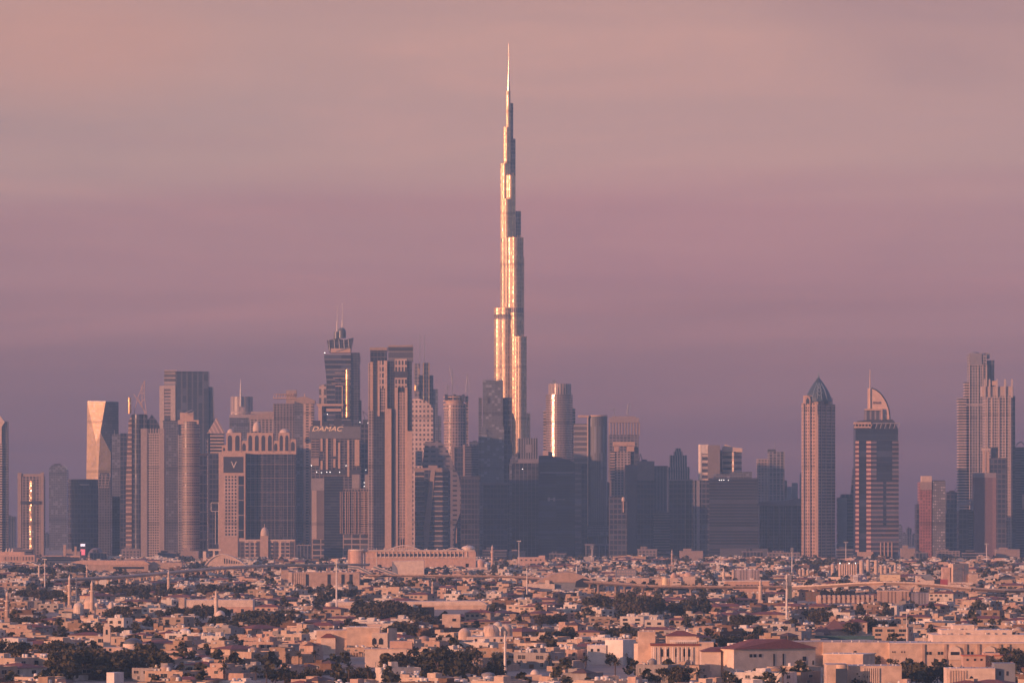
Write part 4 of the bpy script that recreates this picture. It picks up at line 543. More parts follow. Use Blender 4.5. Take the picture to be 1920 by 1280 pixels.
# elevated railway
def viaduct(name, label, path, hgt, cat='viaduct', w=9.0, mat=None, every=36, dk=2.0):
    """path: (photo column, distance, deck height)"""
    P = [Vector(((px-960)*d/F, d, z)) for px, d, z in path]; base = P[0].copy(); base.z = 0
    root = tag(empty(name, base), label, cat); deck = MB(); rail = MB(); n = len(P)
    for i in range(n-1):
        a, b = P[i]-base, P[i+1]-base; dr = (b-a); dr.z = 0; nn = Vector((-dr.y, dr.x, 0)).normalized()
        def ring(p, q, k): return [p+q*(w/2), p-q*(w/2), p-q*(w/4)-Vector((0, 0, k)), p+q*(w/4)-Vector((0, 0, k))]
        A, Bq = ring(a, nn, dk), ring(b, nn, dk)
        for j in range(4): deck.face([A[j], A[(j+1) % 4], Bq[(j+1) % 4], Bq[j]])
        for sgn in (-1, 1):
            q = nn*(w/2+.02)*sgn; rail.face([a+q, b+q, b+q+Vector((0, 0, 1.1)), a+q+Vector((0, 0, 1.1))]); q2 = nn*(w/2-.3)*sgn; rail.face([a+q2, b+q2, b+q2+Vector((0, 0, 1.1)), a+q2+Vector((0, 0, 1.1))]); rail.face([a+q+Vector((0, 0, 1.1)), b+q+Vector((0, 0, 1.1)), b+q2+Vector((0, 0, 1.1)), a+q2+Vector((0, 0, 1.1))])
    deck.build('deck', mat or tc1, root); rail.build('parapet', mat or tc2, root)
    tot = [0]; [tot.append(tot[-1]+(P[i+1]-P[i]).length) for i in range(n-1)]
    s = every*.4
    while s < tot[-1]:
        i = max(k for k in range(n-1) if tot[k] <= s); f = (s-tot[i])/(tot[i+1]-tot[i]); p = P[i].lerp(P[i+1], f)-base
        m = MB(); m.cyl(p.x, p.y, 1.1, 0, p.z-dk-1.2, 10); m.prism([(p.x-1.2, p.y-1.2), (p.x+1.2, p.y-1.2), (p.x+1.2, p.y+1.2), (p.x-1.2, p.y+1.2)], p.z-dk-1.2, p.z-dk, [(p.x-2.6, p.y-2), (p.x+2.6, p.y-2), (p.x+2.6, p.y+2), (p.x-2.6, p.y+2)])
        m.build('pier', mat or tc1, root); s += every
    return root
viaduct('railway_viaduct', 'long pale elevated railway curving in from the left towards the columned mall', [(110, 4750, 11), (230, 4950, 11.5), (330, 5250, 12), (420, 5550, 12.5), (500, 5700, 13), (600, 5760, 13), (690, 5800, 13)], 12)
viaduct('railway_viaduct', 'elevated railway crossing the middle of the low city under the dark towers', [(690, 5050, 11), (800, 4960, 12), (960, 4900, 12), (1080, 4700, 11), (1220, 4400, 11), (1380, 4350, 11), (1480, 4340, 11.5)], 12, mat=plain((.27, .20, .17), var=.3), dk=1.3)
br = viaduct('arched_bridge', 'cambered peach bridge with haunched spans at right', [(1488, 4330, 11.5), (1540, 4320, 12.6), (1600, 4310, 14.6), (1660, 4300, 15.8), (1710, 4300, 15.2), (1760, 4300, 13.4), (1820, 4300, 10.6), (1880, 4310, 9), (1960, 4330, 8.5)], 14, cat='bridge', w=11, every=60)
CLEAR += [(690, 1480, 1079, 1101, 4300), (1488, 1880, 1089, 1118, 4260), (180, 690, 1060, 1076, 4900)]
s_ = 4300/F
for c, hw in ((1636, 16), (1699, 18)):
    m = MB(); z = lambda y: H-(y-HY)*s_
    m.outline([((c+dx-1488)*s_+0, z(y)) for dx, y in [(-hw, 1096), (-hw*.5, 1099), (0, 1105), (hw*.5, 1099), (hw, 1096)]], -31-5.6, -31+5.6); o = m.build('haunch', tc1, br)
# long buildings near the foot of the towers
t = LT('columned_mall', 'long pink mall with a row of dark openings and curved roof canopies', 'mall', 770, 1066, (652, 892, 1024, 1060))
t.part('body', tc4, B(652, 892, 1033, dep=45)); t.part('roof_slab', tc1, B(654, 890, 1030.5, 1033.5, o=-1.5, dep=46)); t.copies('opening', glassd, [[B(708+7.7*i, 713+7.7*i, 1037.5, 1042.5, o=-.25, dep=.5)] for i in range(21)]); t.part('column', tc2, *[B(705+7.7*i, 706.6+7.7*i, 1034, 1045, o=-1, dep=1) for i in range(23)]); t.part('ledge', tc1, B(688, 892, 1044, 1046, o=-1.6, dep=3))
t.copies('roof_canopy', tc2, [[L([(728+60*i/14, 1031-9*math.sin(math.pi*i/14)) for i in range(15)], .7, -1), *[L([(728+60*i/14, 1031-9*math.sin(math.pi*i/14)), (728+60*i/14, 1031)], .3, -1) for i in range(1, 14)]], [L([(835+30*i/8, 1031-4*math.sin(math.pi*i/8)) for i in range(9)], .7, -1)]]); t.part('pavilion', tc2, C(878, 12, 1028, 1034, yc=8, n=20), DM(878, 13, 1028, 1022, yc=8)); t.part('left_rotunda', tc4, C(670, 16, 1033, yc=6, n=22)); t.part('rotunda_roof', tc2, C(672, 19, 1029.5, 1032.5, yc=6, n=24))
t = LT('pale_hall', 'plain pale hall with a sloped left end in front of the columned mall', 'hall', 775, 1080, (735, 800, 1050, 1076))
t.part('body', tc2, O([(735, 1080), (735, 1052), (795, 1050), (795, 1080)], 0, 25)); t.part('slope', bluegray, O([(735, 1080), (735, 1052), (744, 1064), (746, 1080)], -.4, 3))
def ramp_bridge(pts, label):
    t = T('covered_footbridge', label, 'footbridge', pts[0][0], 5450); m = MB()
    for (x0, y0), (x1, y1) in zip(pts, pts[1:]):
        for (a, b_) in ((x0, x1),): t.part('tube', bluegray, O([(x0, y0), (x1, y1), (x1, y1+4.5), (x0, y0+4.5)], 0, 6)); t.part('edge', tc2, O([(x0, y0-.8), (x1, y1-.8), (x1, y1+.6), (x0, y0+.6)], -.4, 6.8), O([(x0, y0+4), (x1, y1+4), (x1, y1+5.2), (x0, y0+5.2)], -.4, 6.8))
    t.part('support', tc1, *[B(x, x+2, y+4, None, o=2, dep=2) for x, y in pts])
ramp_bridge([(652, 1060), (672, 1062), (706, 1078)], 'covered walkway sloping down right, nearer the railway'); ramp_bridge([(700, 1060), (745, 1076)], 'second covered walkway sloping down in front of the mall')
t = LT('striped_block', 'wide beige block with vertical fins beside the tall telecom mast', 'building', 607, 1101, (527, 676, 1068, 1094))
t.part('body', tc3, B(540, 674, 1072, dep=30)); t.part('side_block', tc3, B(527, 541, 1068, o=-.5, dep=30)); t.part('fins', tc1, *[B(551+4*i, 553+4*i, 1074, o=-.6, dep=.8) for i in range(6)], B(541, 548, 1072, o=-1, dep=4)); t.copies('dark_bay', glassd, [[B(x, x+6, 1076, 1098, o=-.2, dep=.4)] for x in (573, 614, 640, 655)]); t.part('roof_unit', tc2, *[B(555+16*i, 560+16*i, 1069.5, 1072.3, o=6, dep=5) for i in range(6)])
t = LT('arched_roof_hall', 'hall with a low striped arching roof left of the railway', 'hall', 425, 1064, (385, 475, 1038, 1060))
arc = [(384+78*i/14, 1060-21*math.sin(math.pi*min(1, (i/14)**.8))) for i in range(15)]
t.part('arched_roof', tc1, O(arc+[(462, 1063), (384, 1063)], 0, 40)); t.part('fascia', tc2, L(arc, 1, -.6)); t.part('fins', glassd, *[B(420+4.5*i, 422+4.5*i, 1046+1.2*i, 1056, o=-.3, dep=.5) for i in range(8)]); t.part('canopy', tc2, B(390, 414, 1029, 1032, o=4, dep=10), B(399, 402, 1032, 1045, o=6, dep=2), B(380, 386, 1033, 1050, o=4, dep=3))
t = LT('layered_block', 'layered pink office with dark strip windows at far left', 'building', 113, 1060, (78, 152, 1038, 1053))
t.part('body', tc4, B(78, 150, 1041, dep=24)); t.copies('strip_window', glassd, [[B(86, 149, 1044, 1046, o=-.2, dep=.4)], [B(80, 149, 1048, 1050, o=-.2, dep=.4)]]); t.part('roof_stub', tc3, B(118, 123, 1021, 1041, o=4, dep=6), B(139, 143, 1024, 1041, o=4, dep=6))
t = LT('tented_block', 'pink low block with three small white roof tents at left edge', 'building', 30, 1061, (0, 66, 1030, 1053))
t.part('body', tc4, B(-4, 65, 1040, dep=26), B(-4, 45, 1034, 1041, o=6, dep=18)); t.copies('tent', tc2, [[PY(11+5.5*i, 2.7, 1036, 1026, yc=8, n=8)] for i in range(3)]); t.part('window_row', facade((.50, .33, .25), (.2, .15, .14), 4, 30, .5, .0), B(6, 62, 1043, 1050, o=-.3, dep=.6))
t = LT('screen_pylon', 'dark pylon with a lit white panel above a red panel', 'sign', 155, 1050, (149, 161, 1015, 1046))
t.part('pylon', dark, B(149.5, 160.5, 1016, dep=4)); t.part('white_screen', plain((.85, .80, .95), .4, emit=.75, var=0), B(151, 159.5, 1019, 1023.5, o=-.3, dep=.4)); t.part('red_screen', plain((.75, .16, .22), .4, emit=.55, var=0), B(151, 159.5, 1029, 1040, o=-.3, dep=.4)); t.part('screen_mark', plain((.9, .7, .75), var=0), B(153, 157.5, 1031.5, 1032.5, o=-.5, dep=.3))
t = LT('dark_dome', 'low dark domed roof right of the lit pylon', 'hall', 178, 1052, (164, 194, 1026, 1044)); t.part('roof', plain((.16, .14, .17)), DM(179, 15, 1042, 1026, yc=10), C(179, 15, 1042, yc=10)); t.part('rim', stone_d, C(179, 15.6, 1041, 1043, yc=10))
t = LT('shed_row', 'very long low pink roofed shed below the lit pylon', 'warehouse', 210, 1072, (135, 280, 1049, 1066)); t.part('body', tc3, B(165, 278, 1058, dep=24), B(275, 340, 1054, o=8, dep=20)); t.part('roof', tc4, O([(132, 1054), (150, 1050), (270, 1050), (282, 1058), (165, 1058.5)], -1, 26)); t.part('stripe', glassd, B(212, 270, 1062, 1066, o=-.2, dep=.5))
t = LT('long_blank_wall', 'long blank cream warehouse wall behind the small white mosque', 'warehouse', 410, 1148, (335, 476, 1123, 1142)); t.part('body', tc2, B(343, 474, 1124, dep=30)); t.part('left_tower', tc1, B(335, 346, 1120, o=-1, dep=12)); t.part('plinth', tc4, B(346, 474, 1137, o=-.4, dep=3)); t.part('doors', glassd, *[B(352+20*i, 357+20*i, 1141, o=-.6, dep=.4) for i in range(6)])
t = LT('barrel_roof_hall', 'long pale barrel roofed hall stretching across the middle', 'warehouse', 760, 1142, (610, 912, 1126, 1138)); t.part('body', tc1, B(612, 912, 1134, dep=26)); t.part('roof', tc2, O([(608, 1134.5), (612, 1130), (618, 1128), (900, 1126), (908, 1129), (914, 1134.5)], -.6, 27)); t.part('end_gable', tc2, C(618, 7, 1129, yc=-1, n=14))
t = LT('arch_roof_arena', 'dark arena with a broad curved pink roof in the centre', 'arena', 1062, 1112, (1008, 1116, 1072, 1100)); t.part('body', bluegray, B(1010, 1113, 1088, dep=36)); ar = [(1008+106*i/16, 1089-17*math.sin(math.pi*i/16)**.9) for i in range(17)]; t.part('curved_roof', tc3, O(ar+[(1114, 1091), (1008, 1091)], -1, 38)); t.part('dark_mouth', glassd, O([(1078, 1100), (1080, 1089), (1092, 1083), (1104, 1086), (1110, 1092), (1111, 1100)], -1.4, 1)); t.part('front_shed', tc2, B(985, 1040, 1094, o=-4, dep=8), B(1022, 1030, 1087, 1095, o=-3, dep=8))
t = LT('text_hoarding', 'dark framed rooftop hoarding with rows of pale lettering', 'sign', 1173, 1092, (1154, 1194, 1064, 1082)); t.part('frame', steel, B(1154.5, 1192, 1067, 1080, dep=1), B(1154, 1156, 1062, None, o=-.4, dep=1.6), B(1191, 1193, 1062, None, o=-.4, dep=1.6)); lt = plain((.62, .46, .40), var=0)
t.part('lettering', lt, *[B(1157+3.1*i+.6*(i % 3), 1158.9+3.1*i+.5*(i % 2), 1069+.6*(i % 2), 1072.5, o=-.3, dep=.3) for i in range(11)], *[B(1158+3*i, 1159.6+3*i, 1075, 1078-.6*(i % 3), o=-.3, dep=.3) for i in range(11)])
t = LT('blue_hoarding', 'blue boards beside the railway viaduct', 'billboard', 1172, 1116, (1140, 1185, 1090, 1104)); t.copies('board', plain((.07, .13, .30), .5), [[B(1162, 1184, 1092, 1104, dep=.8)], [B(1136, 1158, 1099, 1108, o=2, dep=.8)]]); t.part('post', steel, *[B(x, x+1, 1100, o=.9, dep=.5) for x in (1140, 1155, 1166, 1181)])
t = LT('arcaded_hall', 'low peach hall with a long dark window band behind the tan minaret', 'building', 1400, 1112, (1360, 1440, 1087, 1104)); t.part('body', tc4, B(1360, 1442, 1089, dep=24)); t.part('window_band', facade((.45, .32, .27), (.08, .07, .09), 3.4, 30, .3, .0), B(1378, 1430, 1095.5, 1101, o=-.3, dep=.6)); t.part('roof_slab', tc2, B(1358, 1444, 1088, 1090, o=-1, dep=26))
t = LT('pale_barracks', 'pale ribbed block behind the arcaded hall', 'building', 1398, 1096, (1374, 1425, 1066, 1088)); t.part('body', facade((.40, .33, .33), (.28, .23, .25), 3, 60, .5, .0), B(1374, 1424, 1068, dep=24)); t.part('left_edge', tc1, B(1373, 1376, 1067, o=-.5, dep=10)); t.part('roof_unit', tcw, *[B(1378+9*i, 1381+9*i, 1066, 1068.3, o=5, dep=4) for i in range(5)])
t = LT('colonnade_block', 'dark block with tall pale columns at the foot of the towers', 'building', 1142, 1048, (1096, 1190, 1018, 1040)); t.part('body', curtain_b, B(1098, 1188, 1022, dep=26)); t.part('roof', plain((.2, .18, .22)), B(1096, 1190, 1019, 1022.5, o=-2, dep=30)); t.copies('column', plain((.3, .27, .3)), [[B(x, x+1.4, 1022, o=-1.6, dep=1.4)] for x in (1098, 1111, 1123, 1134, 1146, 1158, 1172, 1185)])
t = LT('flat_pink_hall', 'flat pink hall with stepped roof left of the colonnaded block', 'building', 996, 1060, (970, 1024, 1042, 1054)); t.part('body', tc4, B(970, 1022, 1044, dep=20), B(1010, 1022, 1041, 1045, o=3, dep=10)); t.copies('window', glassd, [[B(x, x+3, 1048, 1050.5, o=-.2, dep=.4)] for x in (976, 985, 994, 1003, 1012)])
# silos, billboards, factory at right
silo_grp = 'concrete silos in a row'
for i, (x, r, yt, yb, nm) in enumerate([(1616, 4.6, 1049, 1078, 'leftmost tall silo of the pale silo group'), (1628, 3.6, 1048, 1076, 'tall silo second from left, brightly lit'), (1643, 3.8, 1049, 1080, 'tallest silo in the middle of the silo group'), (1653, 2.8, 1058, 1078, 'shorter silo right of the tallest one'), (1661, 3, 1059, 1076, 'short silo with dark top left of the grey ones'), (1670, 2.6, 1063, 1076, 'small grey silo second from the right'), (1679, 3, 1058, 1077, 'rightmost short silo of the group'), (1562, 4, 1056, 1078, 'single short silo left of the low ribbed store'), (1500, 3, 1066, 1080, 'leftmost of three small far silos by the tall mast'), (1507, 3, 1066, 1080, 'middle of three small far silos by the tall mast'), (1515, 3, 1067, 1080, 'rightmost of three small far silos by the tall mast')]):
    t = LT('silo', nm, 'silo', x, yb, (x-r, x+r, yt, yb-6), group=silo_grp); t.part('drum', tc1, C(x, r, yt+1.5, yc=r*t.s, n=16)); t.part('cone_roof', tc2, RV(x, [(r*1.05, yt+1.8), (r*.3, yt), (.2, yt)], r*t.s, 16)); t.part('band', tc3, *[C(x, r*1.03, yt+6+7*k, yt+6.8+7*k, yc=r*t.s, n=16) for k in range(2)])
t = LT('ribbed_store', 'low ribbed store with roof lamps left of the silos', 'warehouse', 1590, 1080, (1572, 1610, 1056, 1074)); t.part('body', tc3, B(1573, 1607, 1057, dep=18)); t.part('rib', tc1, *[C(1575+4.4*i, 1.9, 1057, yc=-.3, n=10) for i in range(8)]); t.copies('roof_lamp', lamp, [[DM(x, .8, 1055.5, 1054.2, yc=0), L([(x, 1058), (x, 1055)], .1, .2)] for x in (1575, 1592, 1604)])
t = LT('cream_billboard', 'wide glowing cream billboard above the bridge', 'billboard', 1669, 1100, (1648, 1690, 1074, 1090)); t.part('panel', plain((.80, .62, .40), .55), B(1650, 1688, 1076.5, 1088.5, dep=.8)); t.part('frame', steel, B(1649.4, 1688.6, 1075.8, 1076.6, o=-.2, dep=1.2), *[B(x, x+1, 1088, o=.9, dep=.6) for x in (1655, 1668, 1681)]); t.part('faint_lettering', plain((.50, .34, .24), var=0), *[B(1658+2.5*i, 1659.6+2.5*i, 1080.5+(i % 2)*.5, 1082, o=-.2, dep=.2) for i in range(3)], *[B(1673+1.9*i, 1674.2+1.9*i, 1081, 1082.6, o=-.2, dep=.2) for i in range(4)], B(1682, 1686, 1085.3, 1086.6, o=-.2, dep=.2))
t = LT('white_billboard', 'narrow white billboard standing above the bridge, left', 'billboard', 1604, 1102, (1598, 1609, 1075, 1092)); t.part('panel', tcw, B(1599.5, 1608, 1077, 1091, dep=.8)); t.part('mark', plain((.35, .25, .22), var=0), L([(1602.5, 1081), (1602.5, 1087), (1605.5, 1087), (1605.5, 1081), (1602.5, 1081)], .14, -.2)); t.part('post', steel, B(1603, 1604.5, 1091, o=.2, dep=.6))
t = LT('blue_billboard', 'dark blue and white billboard next to the narrow white one', 'billboard', 1617, 1102, (1609, 1626, 1076, 1092)); t.part('panel', plain((.10, .11, .22), .5), B(1609.5, 1625, 1078, 1090, dep=.8)); t.part('white_shape', tcw, O([(1617, 1086), (1618, 1082), (1620, 1081), (1622, 1082), (1623.5, 1086), (1621, 1084.5)], -.2, .3), B(1610, 1614, 1080, 1081, o=-.2, dep=.3), B(1611, 1613.5, 1088, 1089.2, o=-.2, dep=.3)); t.part('post', steel, B(1616, 1618, 1090, o=.2, dep=.6))
t = LT('tall_cream_factory', 'tall cream factory block with faded lettering behind the bridge', 'factory', 1795, 1098, (1765, 1835, 1054, 1092)); t.part('main_block', tc1, K(1779, 1787, 1818, 1056, None, a=60)); t.part('left_wing', tc4, B(1768, 1782, 1063, o=2, dep=20)); t.part('right_wing', tc1, B(1817, 1834, 1076, o=6, dep=20)); t.part('faded_lettering', plain((.33, .23, .20), var=0), *[L([(1790+2.2*i, 1067), (1791+2.2*i, 1063+i % 2), (1792+2.2*i, 1067)], .18, -.2+1.3*i*.9) for i in range(6)]); t.part('drainpipe', plain((.3, .2, .2)), L([(1808, 1060, 6.4), (1808, 1090, 6.4)], .25))
t = LT('wedge_shop', 'cream wedge shaped shop wall with a red panel beside the bridge', 'shop', 1740, 1106, (1718, 1800, 1078, 1094)); t.part('wedge', tc2, O([(1718, 1106), (1718, 1079), (1736, 1087.5), (1752, 1087.5), (1752, 1106)], 0, 12)); t.part('red_panel', plain((.40, .08, .09), .5), B(1763, 1777, 1085.5, 1096, o=-.5, dep=.8)); t.part('blue_roof', bluegray, O([(1728, 1079), (1745, 1076), (1752, 1087), (1737, 1087)], 2, 14)); t.part('glass_front', glassd, B(1752, 1763, 1086, 1096, o=.4, dep=6)); t.part('name_board', tc2, B(1775, 1824, 1091, 1097, o=-.3, dep=1)); t.part('lettering', plain((.36, .24, .22), var=0), *[B(1782+3.3*i, 1784+3.3*i+(i % 2), 1092.6+(i % 3)*.4, 1094.6, o=-.5, dep=.3) for i in range(9)], L([(1781, 1094.8, -.5), (1811, 1094.8, -.5)], .1)); t.part('emblem', plain((.36, .10, .08), var=0), C(1722, 2, 1087.5, 1089.5, yc=-.05, n=10))
t = LT('ribbed_fence_block', 'ribbed pink cladding block underneath the bridge', 'building', 1675, 1132, (1646, 1745, 1107, 1126)); t.part('body', facade((.50, .36, .30), (.26, .18, .16), 3.0, 60, .55, .0), B(1647, 1704, 1108, dep=16)); t.part('grey_body', facade((.27, .25, .28), (.18, .16, .19), 2.4, 60, .5, .0), B(1709, 1742, 1111, o=1, dep=14)); t.part('coping', tc1, B(1646, 1705, 1106.6, 1108.4, o=-.4, dep=17))
t = LT('row_house_terrace', 'terrace of pink row houses left of the ribbed cladding block', 'terrace', 1585, 1130, (1530, 1640, 1114, 1126)); t.part('body', tc4, B(1532, 1640, 1117, dep=14)); t.copies('bay', tc1, [[B(1534+9*i, 1539+9*i, 1115, o=-1.5, dep=8)] for i in range(12)]); t.copies('window', glassd, [[B(1541+9*i, 1543+9*i, 1120, 1123, o=-.2, dep=.4)] for i in range(11)])
# big near buildings
def facade_windows(t, name, xs, w, yt, yb, o, mat=None): return t.copies(name, mat or glassd, [[B(x, x+w, yt, yb, o=o, dep=.3)] for x in xs])
t = LT('long_school', 'very long cream school building with two big arches at right', 'school', 1730, 1250, (1470, 1920, 1176, 1229))
t.part('front_block', tc1, B(1545, 1668, 1204, o=6, dep=30), B(1668, 1960, 1206, dep=34)); t.part('shaded_link', tc1, K(1440, 1475, 1668, 1203, None, a=64, oy=2)); t.part('upper_block', tc2, B(1754, 1960, 1192, o=16, dep=30), B(1772, 1905, 1182, o=20, dep=24), B(1795, 1835, 1173, o=24, dep=16)); t.part('coping', tc2, B(1667, 1962, 1204.5, 1206.5, o=-.4, dep=35), B(1753, 1962, 1190.6, 1192.4, o=15.6, dep=31))
for c in (1790, 1855):
    a = t.part('arch_recess', tc2, O([(c-12, 1236), (c-12, 1222), (c-9, 1214), (c, 1210), (c+9, 1214), (c+12, 1222), (c+12, 1236)], -1.2, 1.6)); t.part('arch_window', glassd, B(c-8, c+8, 1221, 1227, o=-1.4, dep=.4), parent=a)
t.copies('pilaster', tc3, [[B(x, x+5, 1207, o=-.8, dep=1.2)] for x in (1729, 1770, 1808, 1832, 1872, 1888)]); facade_windows(t, 'window', (1736, 1742, 1758, 1764, 1813, 1820), 4.5, 1221, 1226.5, -.2); facade_windows(t, 'small_window', (1673, 1677, 1690, 1695), 1.8, 1220, 1223, -.2); facade_windows(t, 'upper_window', (1905, 1913), 6, 1187, 1194, 19.7); facade_windows(t, 'slit_window', (1602, 1605), 1.5, 1220, 1223, 5.7)
t = LT('red_hip_hall', 'large cream hall under a wide red hipped roof', 'hall', 1450, 1272, (1352, 1536, 1198, 1243))
t.part('lit_wall', tc2, K(1352, 1376, 1534, 1216, None, a=62)); f0 = kfoot(t, 1352, 1376, 1534, 62, 1.0); mb_ = MB(); c0 = [sum(p[0] for p in f0)/4, sum(p[1] for p in f0)/4]
mb_.prism(f0, t.Z(1216.5), t.Z(1199), [(c0[0]+(p[0]-c0[0])*.35, c0[1]+(p[1]-c0[1])*.12) for p in f0], bottom=True); mb_.build('red_roof', redroof, t.o); t.part('annex', tc2, B(1316, 1353, 1222, o=8, dep=18)); mb_ = MB(); mb_.prism([(t.X(1315), 7), (t.X(1354), 7), (t.X(1354), 27), (t.X(1315), 27)], t.Z(1222), t.Z(1214), [(t.X(1335), 15), (t.X(1354), 15), (t.X(1354), 18), (t.X(1335), 18)]); mb_.build('annex_roof', redroof, t.o)
dirv = Vector((math.sin(R(62)), math.cos(R(62)))); 
for px, w, y0, y1 in ((1406, 6, 1226, 1232), (1414, 6, 1226, 1232), (1424, 6, 1226, 1232), (1452, 3, 1226, 1250), (1470, 3, 1226, 1250), (1499, 3, 1240, 1248), (1509, 8, 1232, 1252), (1528, 3, 1240, 1248)):
    dd = (px-1376)*t.s/math.sin(R(62)); p = Vector((t.X(1376), 0))+dirv*dd; nrm = Vector((dirv.y, -dirv.x)); wv = dirv*(w*t.s)
    m = MB(); q = [p+nrm*.12, p+wv+nrm*.12, p+wv-nrm*.1, p-nrm*.1]; m.prism([tuple(x) for x in q], t.Z(y1), t.Z(y0)); m.build('window', glassd, t.o)
t = LT('pillared_villa', 'grand pillared villa with red hip roof and balustraded terrace', 'villa', 1280, 1254, (1220, 1342, 1182, 1236))
t.part('main_wall', tc2, B(1222, 1336, 1208, dep=18)); t.part('upper_storey', tc2, B(1250, 1306, 1191, 1209, o=3, dep=12)); mb_ = MB(); mb_.prism([(t.X(1247), 2.2), (t.X(1309), 2.2), (t.X(1309), 16), (t.X(1247), 16)], t.Z(1192), t.Z(1182.5), [(t.X(1270), 8), (t.X(1284), 8), (t.X(1284), 10), (t.X(1270), 10)], bottom=True); mb_.build('red_roof', redroof, t.o); t.part('lower_roof', redroof, B(1220, 1312, 1206, 1210, o=-1, dep=20)); t.part('side_tower', tc1, B(1198, 1230, 1184, o=12, dep=14), B(1308, 1338, 1203, o=-.4, dep=14)); t.copies('pillar', tcw, [[C(x, 1.0, 1212, yc=-1, n=10)] for x in (1226, 1234, 1248, 1262, 1270, 1278, 1286, 1296)]); t.part('balustrade', tcw, B(1256, 1306, 1199, 1203, o=.6, dep=.4), *[B(1257+4*i, 1258.4+4*i, 1203, 1208, o=.5, dep=.5) for i in range(13)]); facade_windows(t, 'tall_window', (1239, 1250, 1266, 1281, 1290, 1318, 1326), 4, 1216, 1230, -.2); t.copies('arch_door', glassd, [[O([(1284, 1250), (1284, 1240), (1289, 1236), (1294, 1240), (1294, 1250)], -1.3, .5)]])
t = LT('arched_window_villa', 'big cream villa with two tall arched windows and red pavilion roof', 'villa', 670, 1226, (592, 745, 1164, 1210))
t.part('main_block', tc1, B(650, 712, 1176, dep=20)); t.part('left_block', tc1, B(593, 651, 1181, o=2, dep=18)); t.part('gate_block', tc2, B(697, 727, 1186, o=-4, dep=14)); t.part('right_block', tc1, K(726, 728, 744, 1177, None, a=40)); t.part('roof_room', tc1, B(688, 715, 1170, 1177, o=8, dep=8)); mb_ = MB(); mb_.prism([(t.X(600), -2), (t.X(631), -2), (t.X(631), 9), (t.X(600), 9)], t.Z(1195), t.Z(1185), [(t.X(615), 3), (t.X(616), 3), (t.X(616), 4), (t.X(615), 4)], bottom=True); mb_.build('red_roof', redroof, t.o); t.part('pavilion', tc2, B(602, 629, 1195, o=-1.4, dep=10)); t.copies('arched_window', glassd, [[O([(c-4, 1207), (c-4, 1198), (c, 1194), (c+4, 1198), (c+4, 1207)], -4.2, .4)] for c in (702, 714.5)]); t.part('cornice', tc2, B(649, 713, 1174.5, 1177, o=-.5, dep=21))
t = LT('white_corner_house', 'bright white two-storey box house with one lit face and one shaded face', 'house', 1168, 1246, (1100, 1192, 1198, 1232)); t.part('tall_box', tcw, K(1135, 1168, 1193, 1199, None, a=40)); t.part('low_box', tcw, B(1102, 1137, 1209, o=6, dep=14)); t.part('roof_tank_row', tcw, *[C(1144+6*i, 2, 1196.5, 1199, yc=10, n=10) for i in range(4)]); t.copies('window', glassd, [[B(1108+12*i, 1112+12*i, 1216, 1221, o=5.8, dep=.3)] for i in range(2)])
t = LT('pink_box_house', 'pale pink box house with a dark square window right of the white one', 'house', 1204, 1250, (1188, 1220, 1204, 1236)); t.part('box', tc2, K(1189, 1217, 1221, 1206, None, a=30)); t.part('window', glassd, lambda m, q: m.prism([tuple(Vector((q.X(1201), (1217-1201)*q.s*math.tan(R(30))))+Vector((-.06, -.12))), tuple(Vector((q.X(1211), 6*q.s*math.tan(R(30))))+Vector((-.06, -.12))), tuple(Vector((q.X(1211), 6*q.s*math.tan(R(30)))) ), tuple(Vector((q.X(1201), 16*q.s*math.tan(R(30)))))], q.Z(1229), q.Z(1222)))
t = LT('cube_house', 'tan cube house with one small window in front of the low dome', 'house', 846, 1182, (828, 866, 1150, 1172)); t.part('cube', tc1, B(829, 863, 1151, dep=14)); t.part('window', glassd, B(848, 855, 1159, 1164, o=-.15, dep=.3))
t = LT('white_box_house', 'white box house with a slot window at the bottom edge', 'house', 208, 1285, (198, 232, 1259, 1280)); t.part('box', tcw, K(199, 214, 230, 1260, None, a=30)); t.part('slot_window', glassd, lambda m, q: m.box(q.X(204), q.X(208), 1.9, 3.2, q.Z(1279), q.Z(1267)))
t = LT('blank_wall_house', 'house with a big blank pink wall behind a palm', 'house', 722, 1250, (683, 762, 1214, 1240)); t.part('wall', tc2, B(684, 762, 1217, dep=14)); t.part('upper', tc4, B(730, 772, 1202, 1218, o=8, dep=10)); t.part('parapet', tc1, B(683, 763, 1215.6, 1217.4, o=-.3, dep=14.6))
t = LT('curved_corner_block', 'broad beige block with a dark glazed entrance at bottom right', 'building', 1600, 1290, (1548, 1690, 1242, 1268)); t.part('body', tc1, B(1550, 1590, 1245, dep=20), B(1588, 1692, 1248, o=4, dep=22), C(1578, 13, 1245, yc=2, n=24)); t.part('entrance_glass', plain((.05, .07, .11), .15), B(1566, 1588, 1252, o=-3.9, dep=.5)); t.part('ribbed_wall', tc2, *[B(1620+4*i, 1622+4*i, 1252, o=3.4, dep=.7) for i in range(8)])
t = LT('beige_wide_house', 'wide beige house with shaded right half above the glazed entrance block', 'house', 1600, 1262, (1545, 1645, 1225, 1244)); t.part('body', tc1, K(1545, 1618, 1645, 1227, None, a=24)); t.part('coping', tc2, K(1544, 1618, 1646, 1225.4, 1227.4, a=24, out=.3)); 
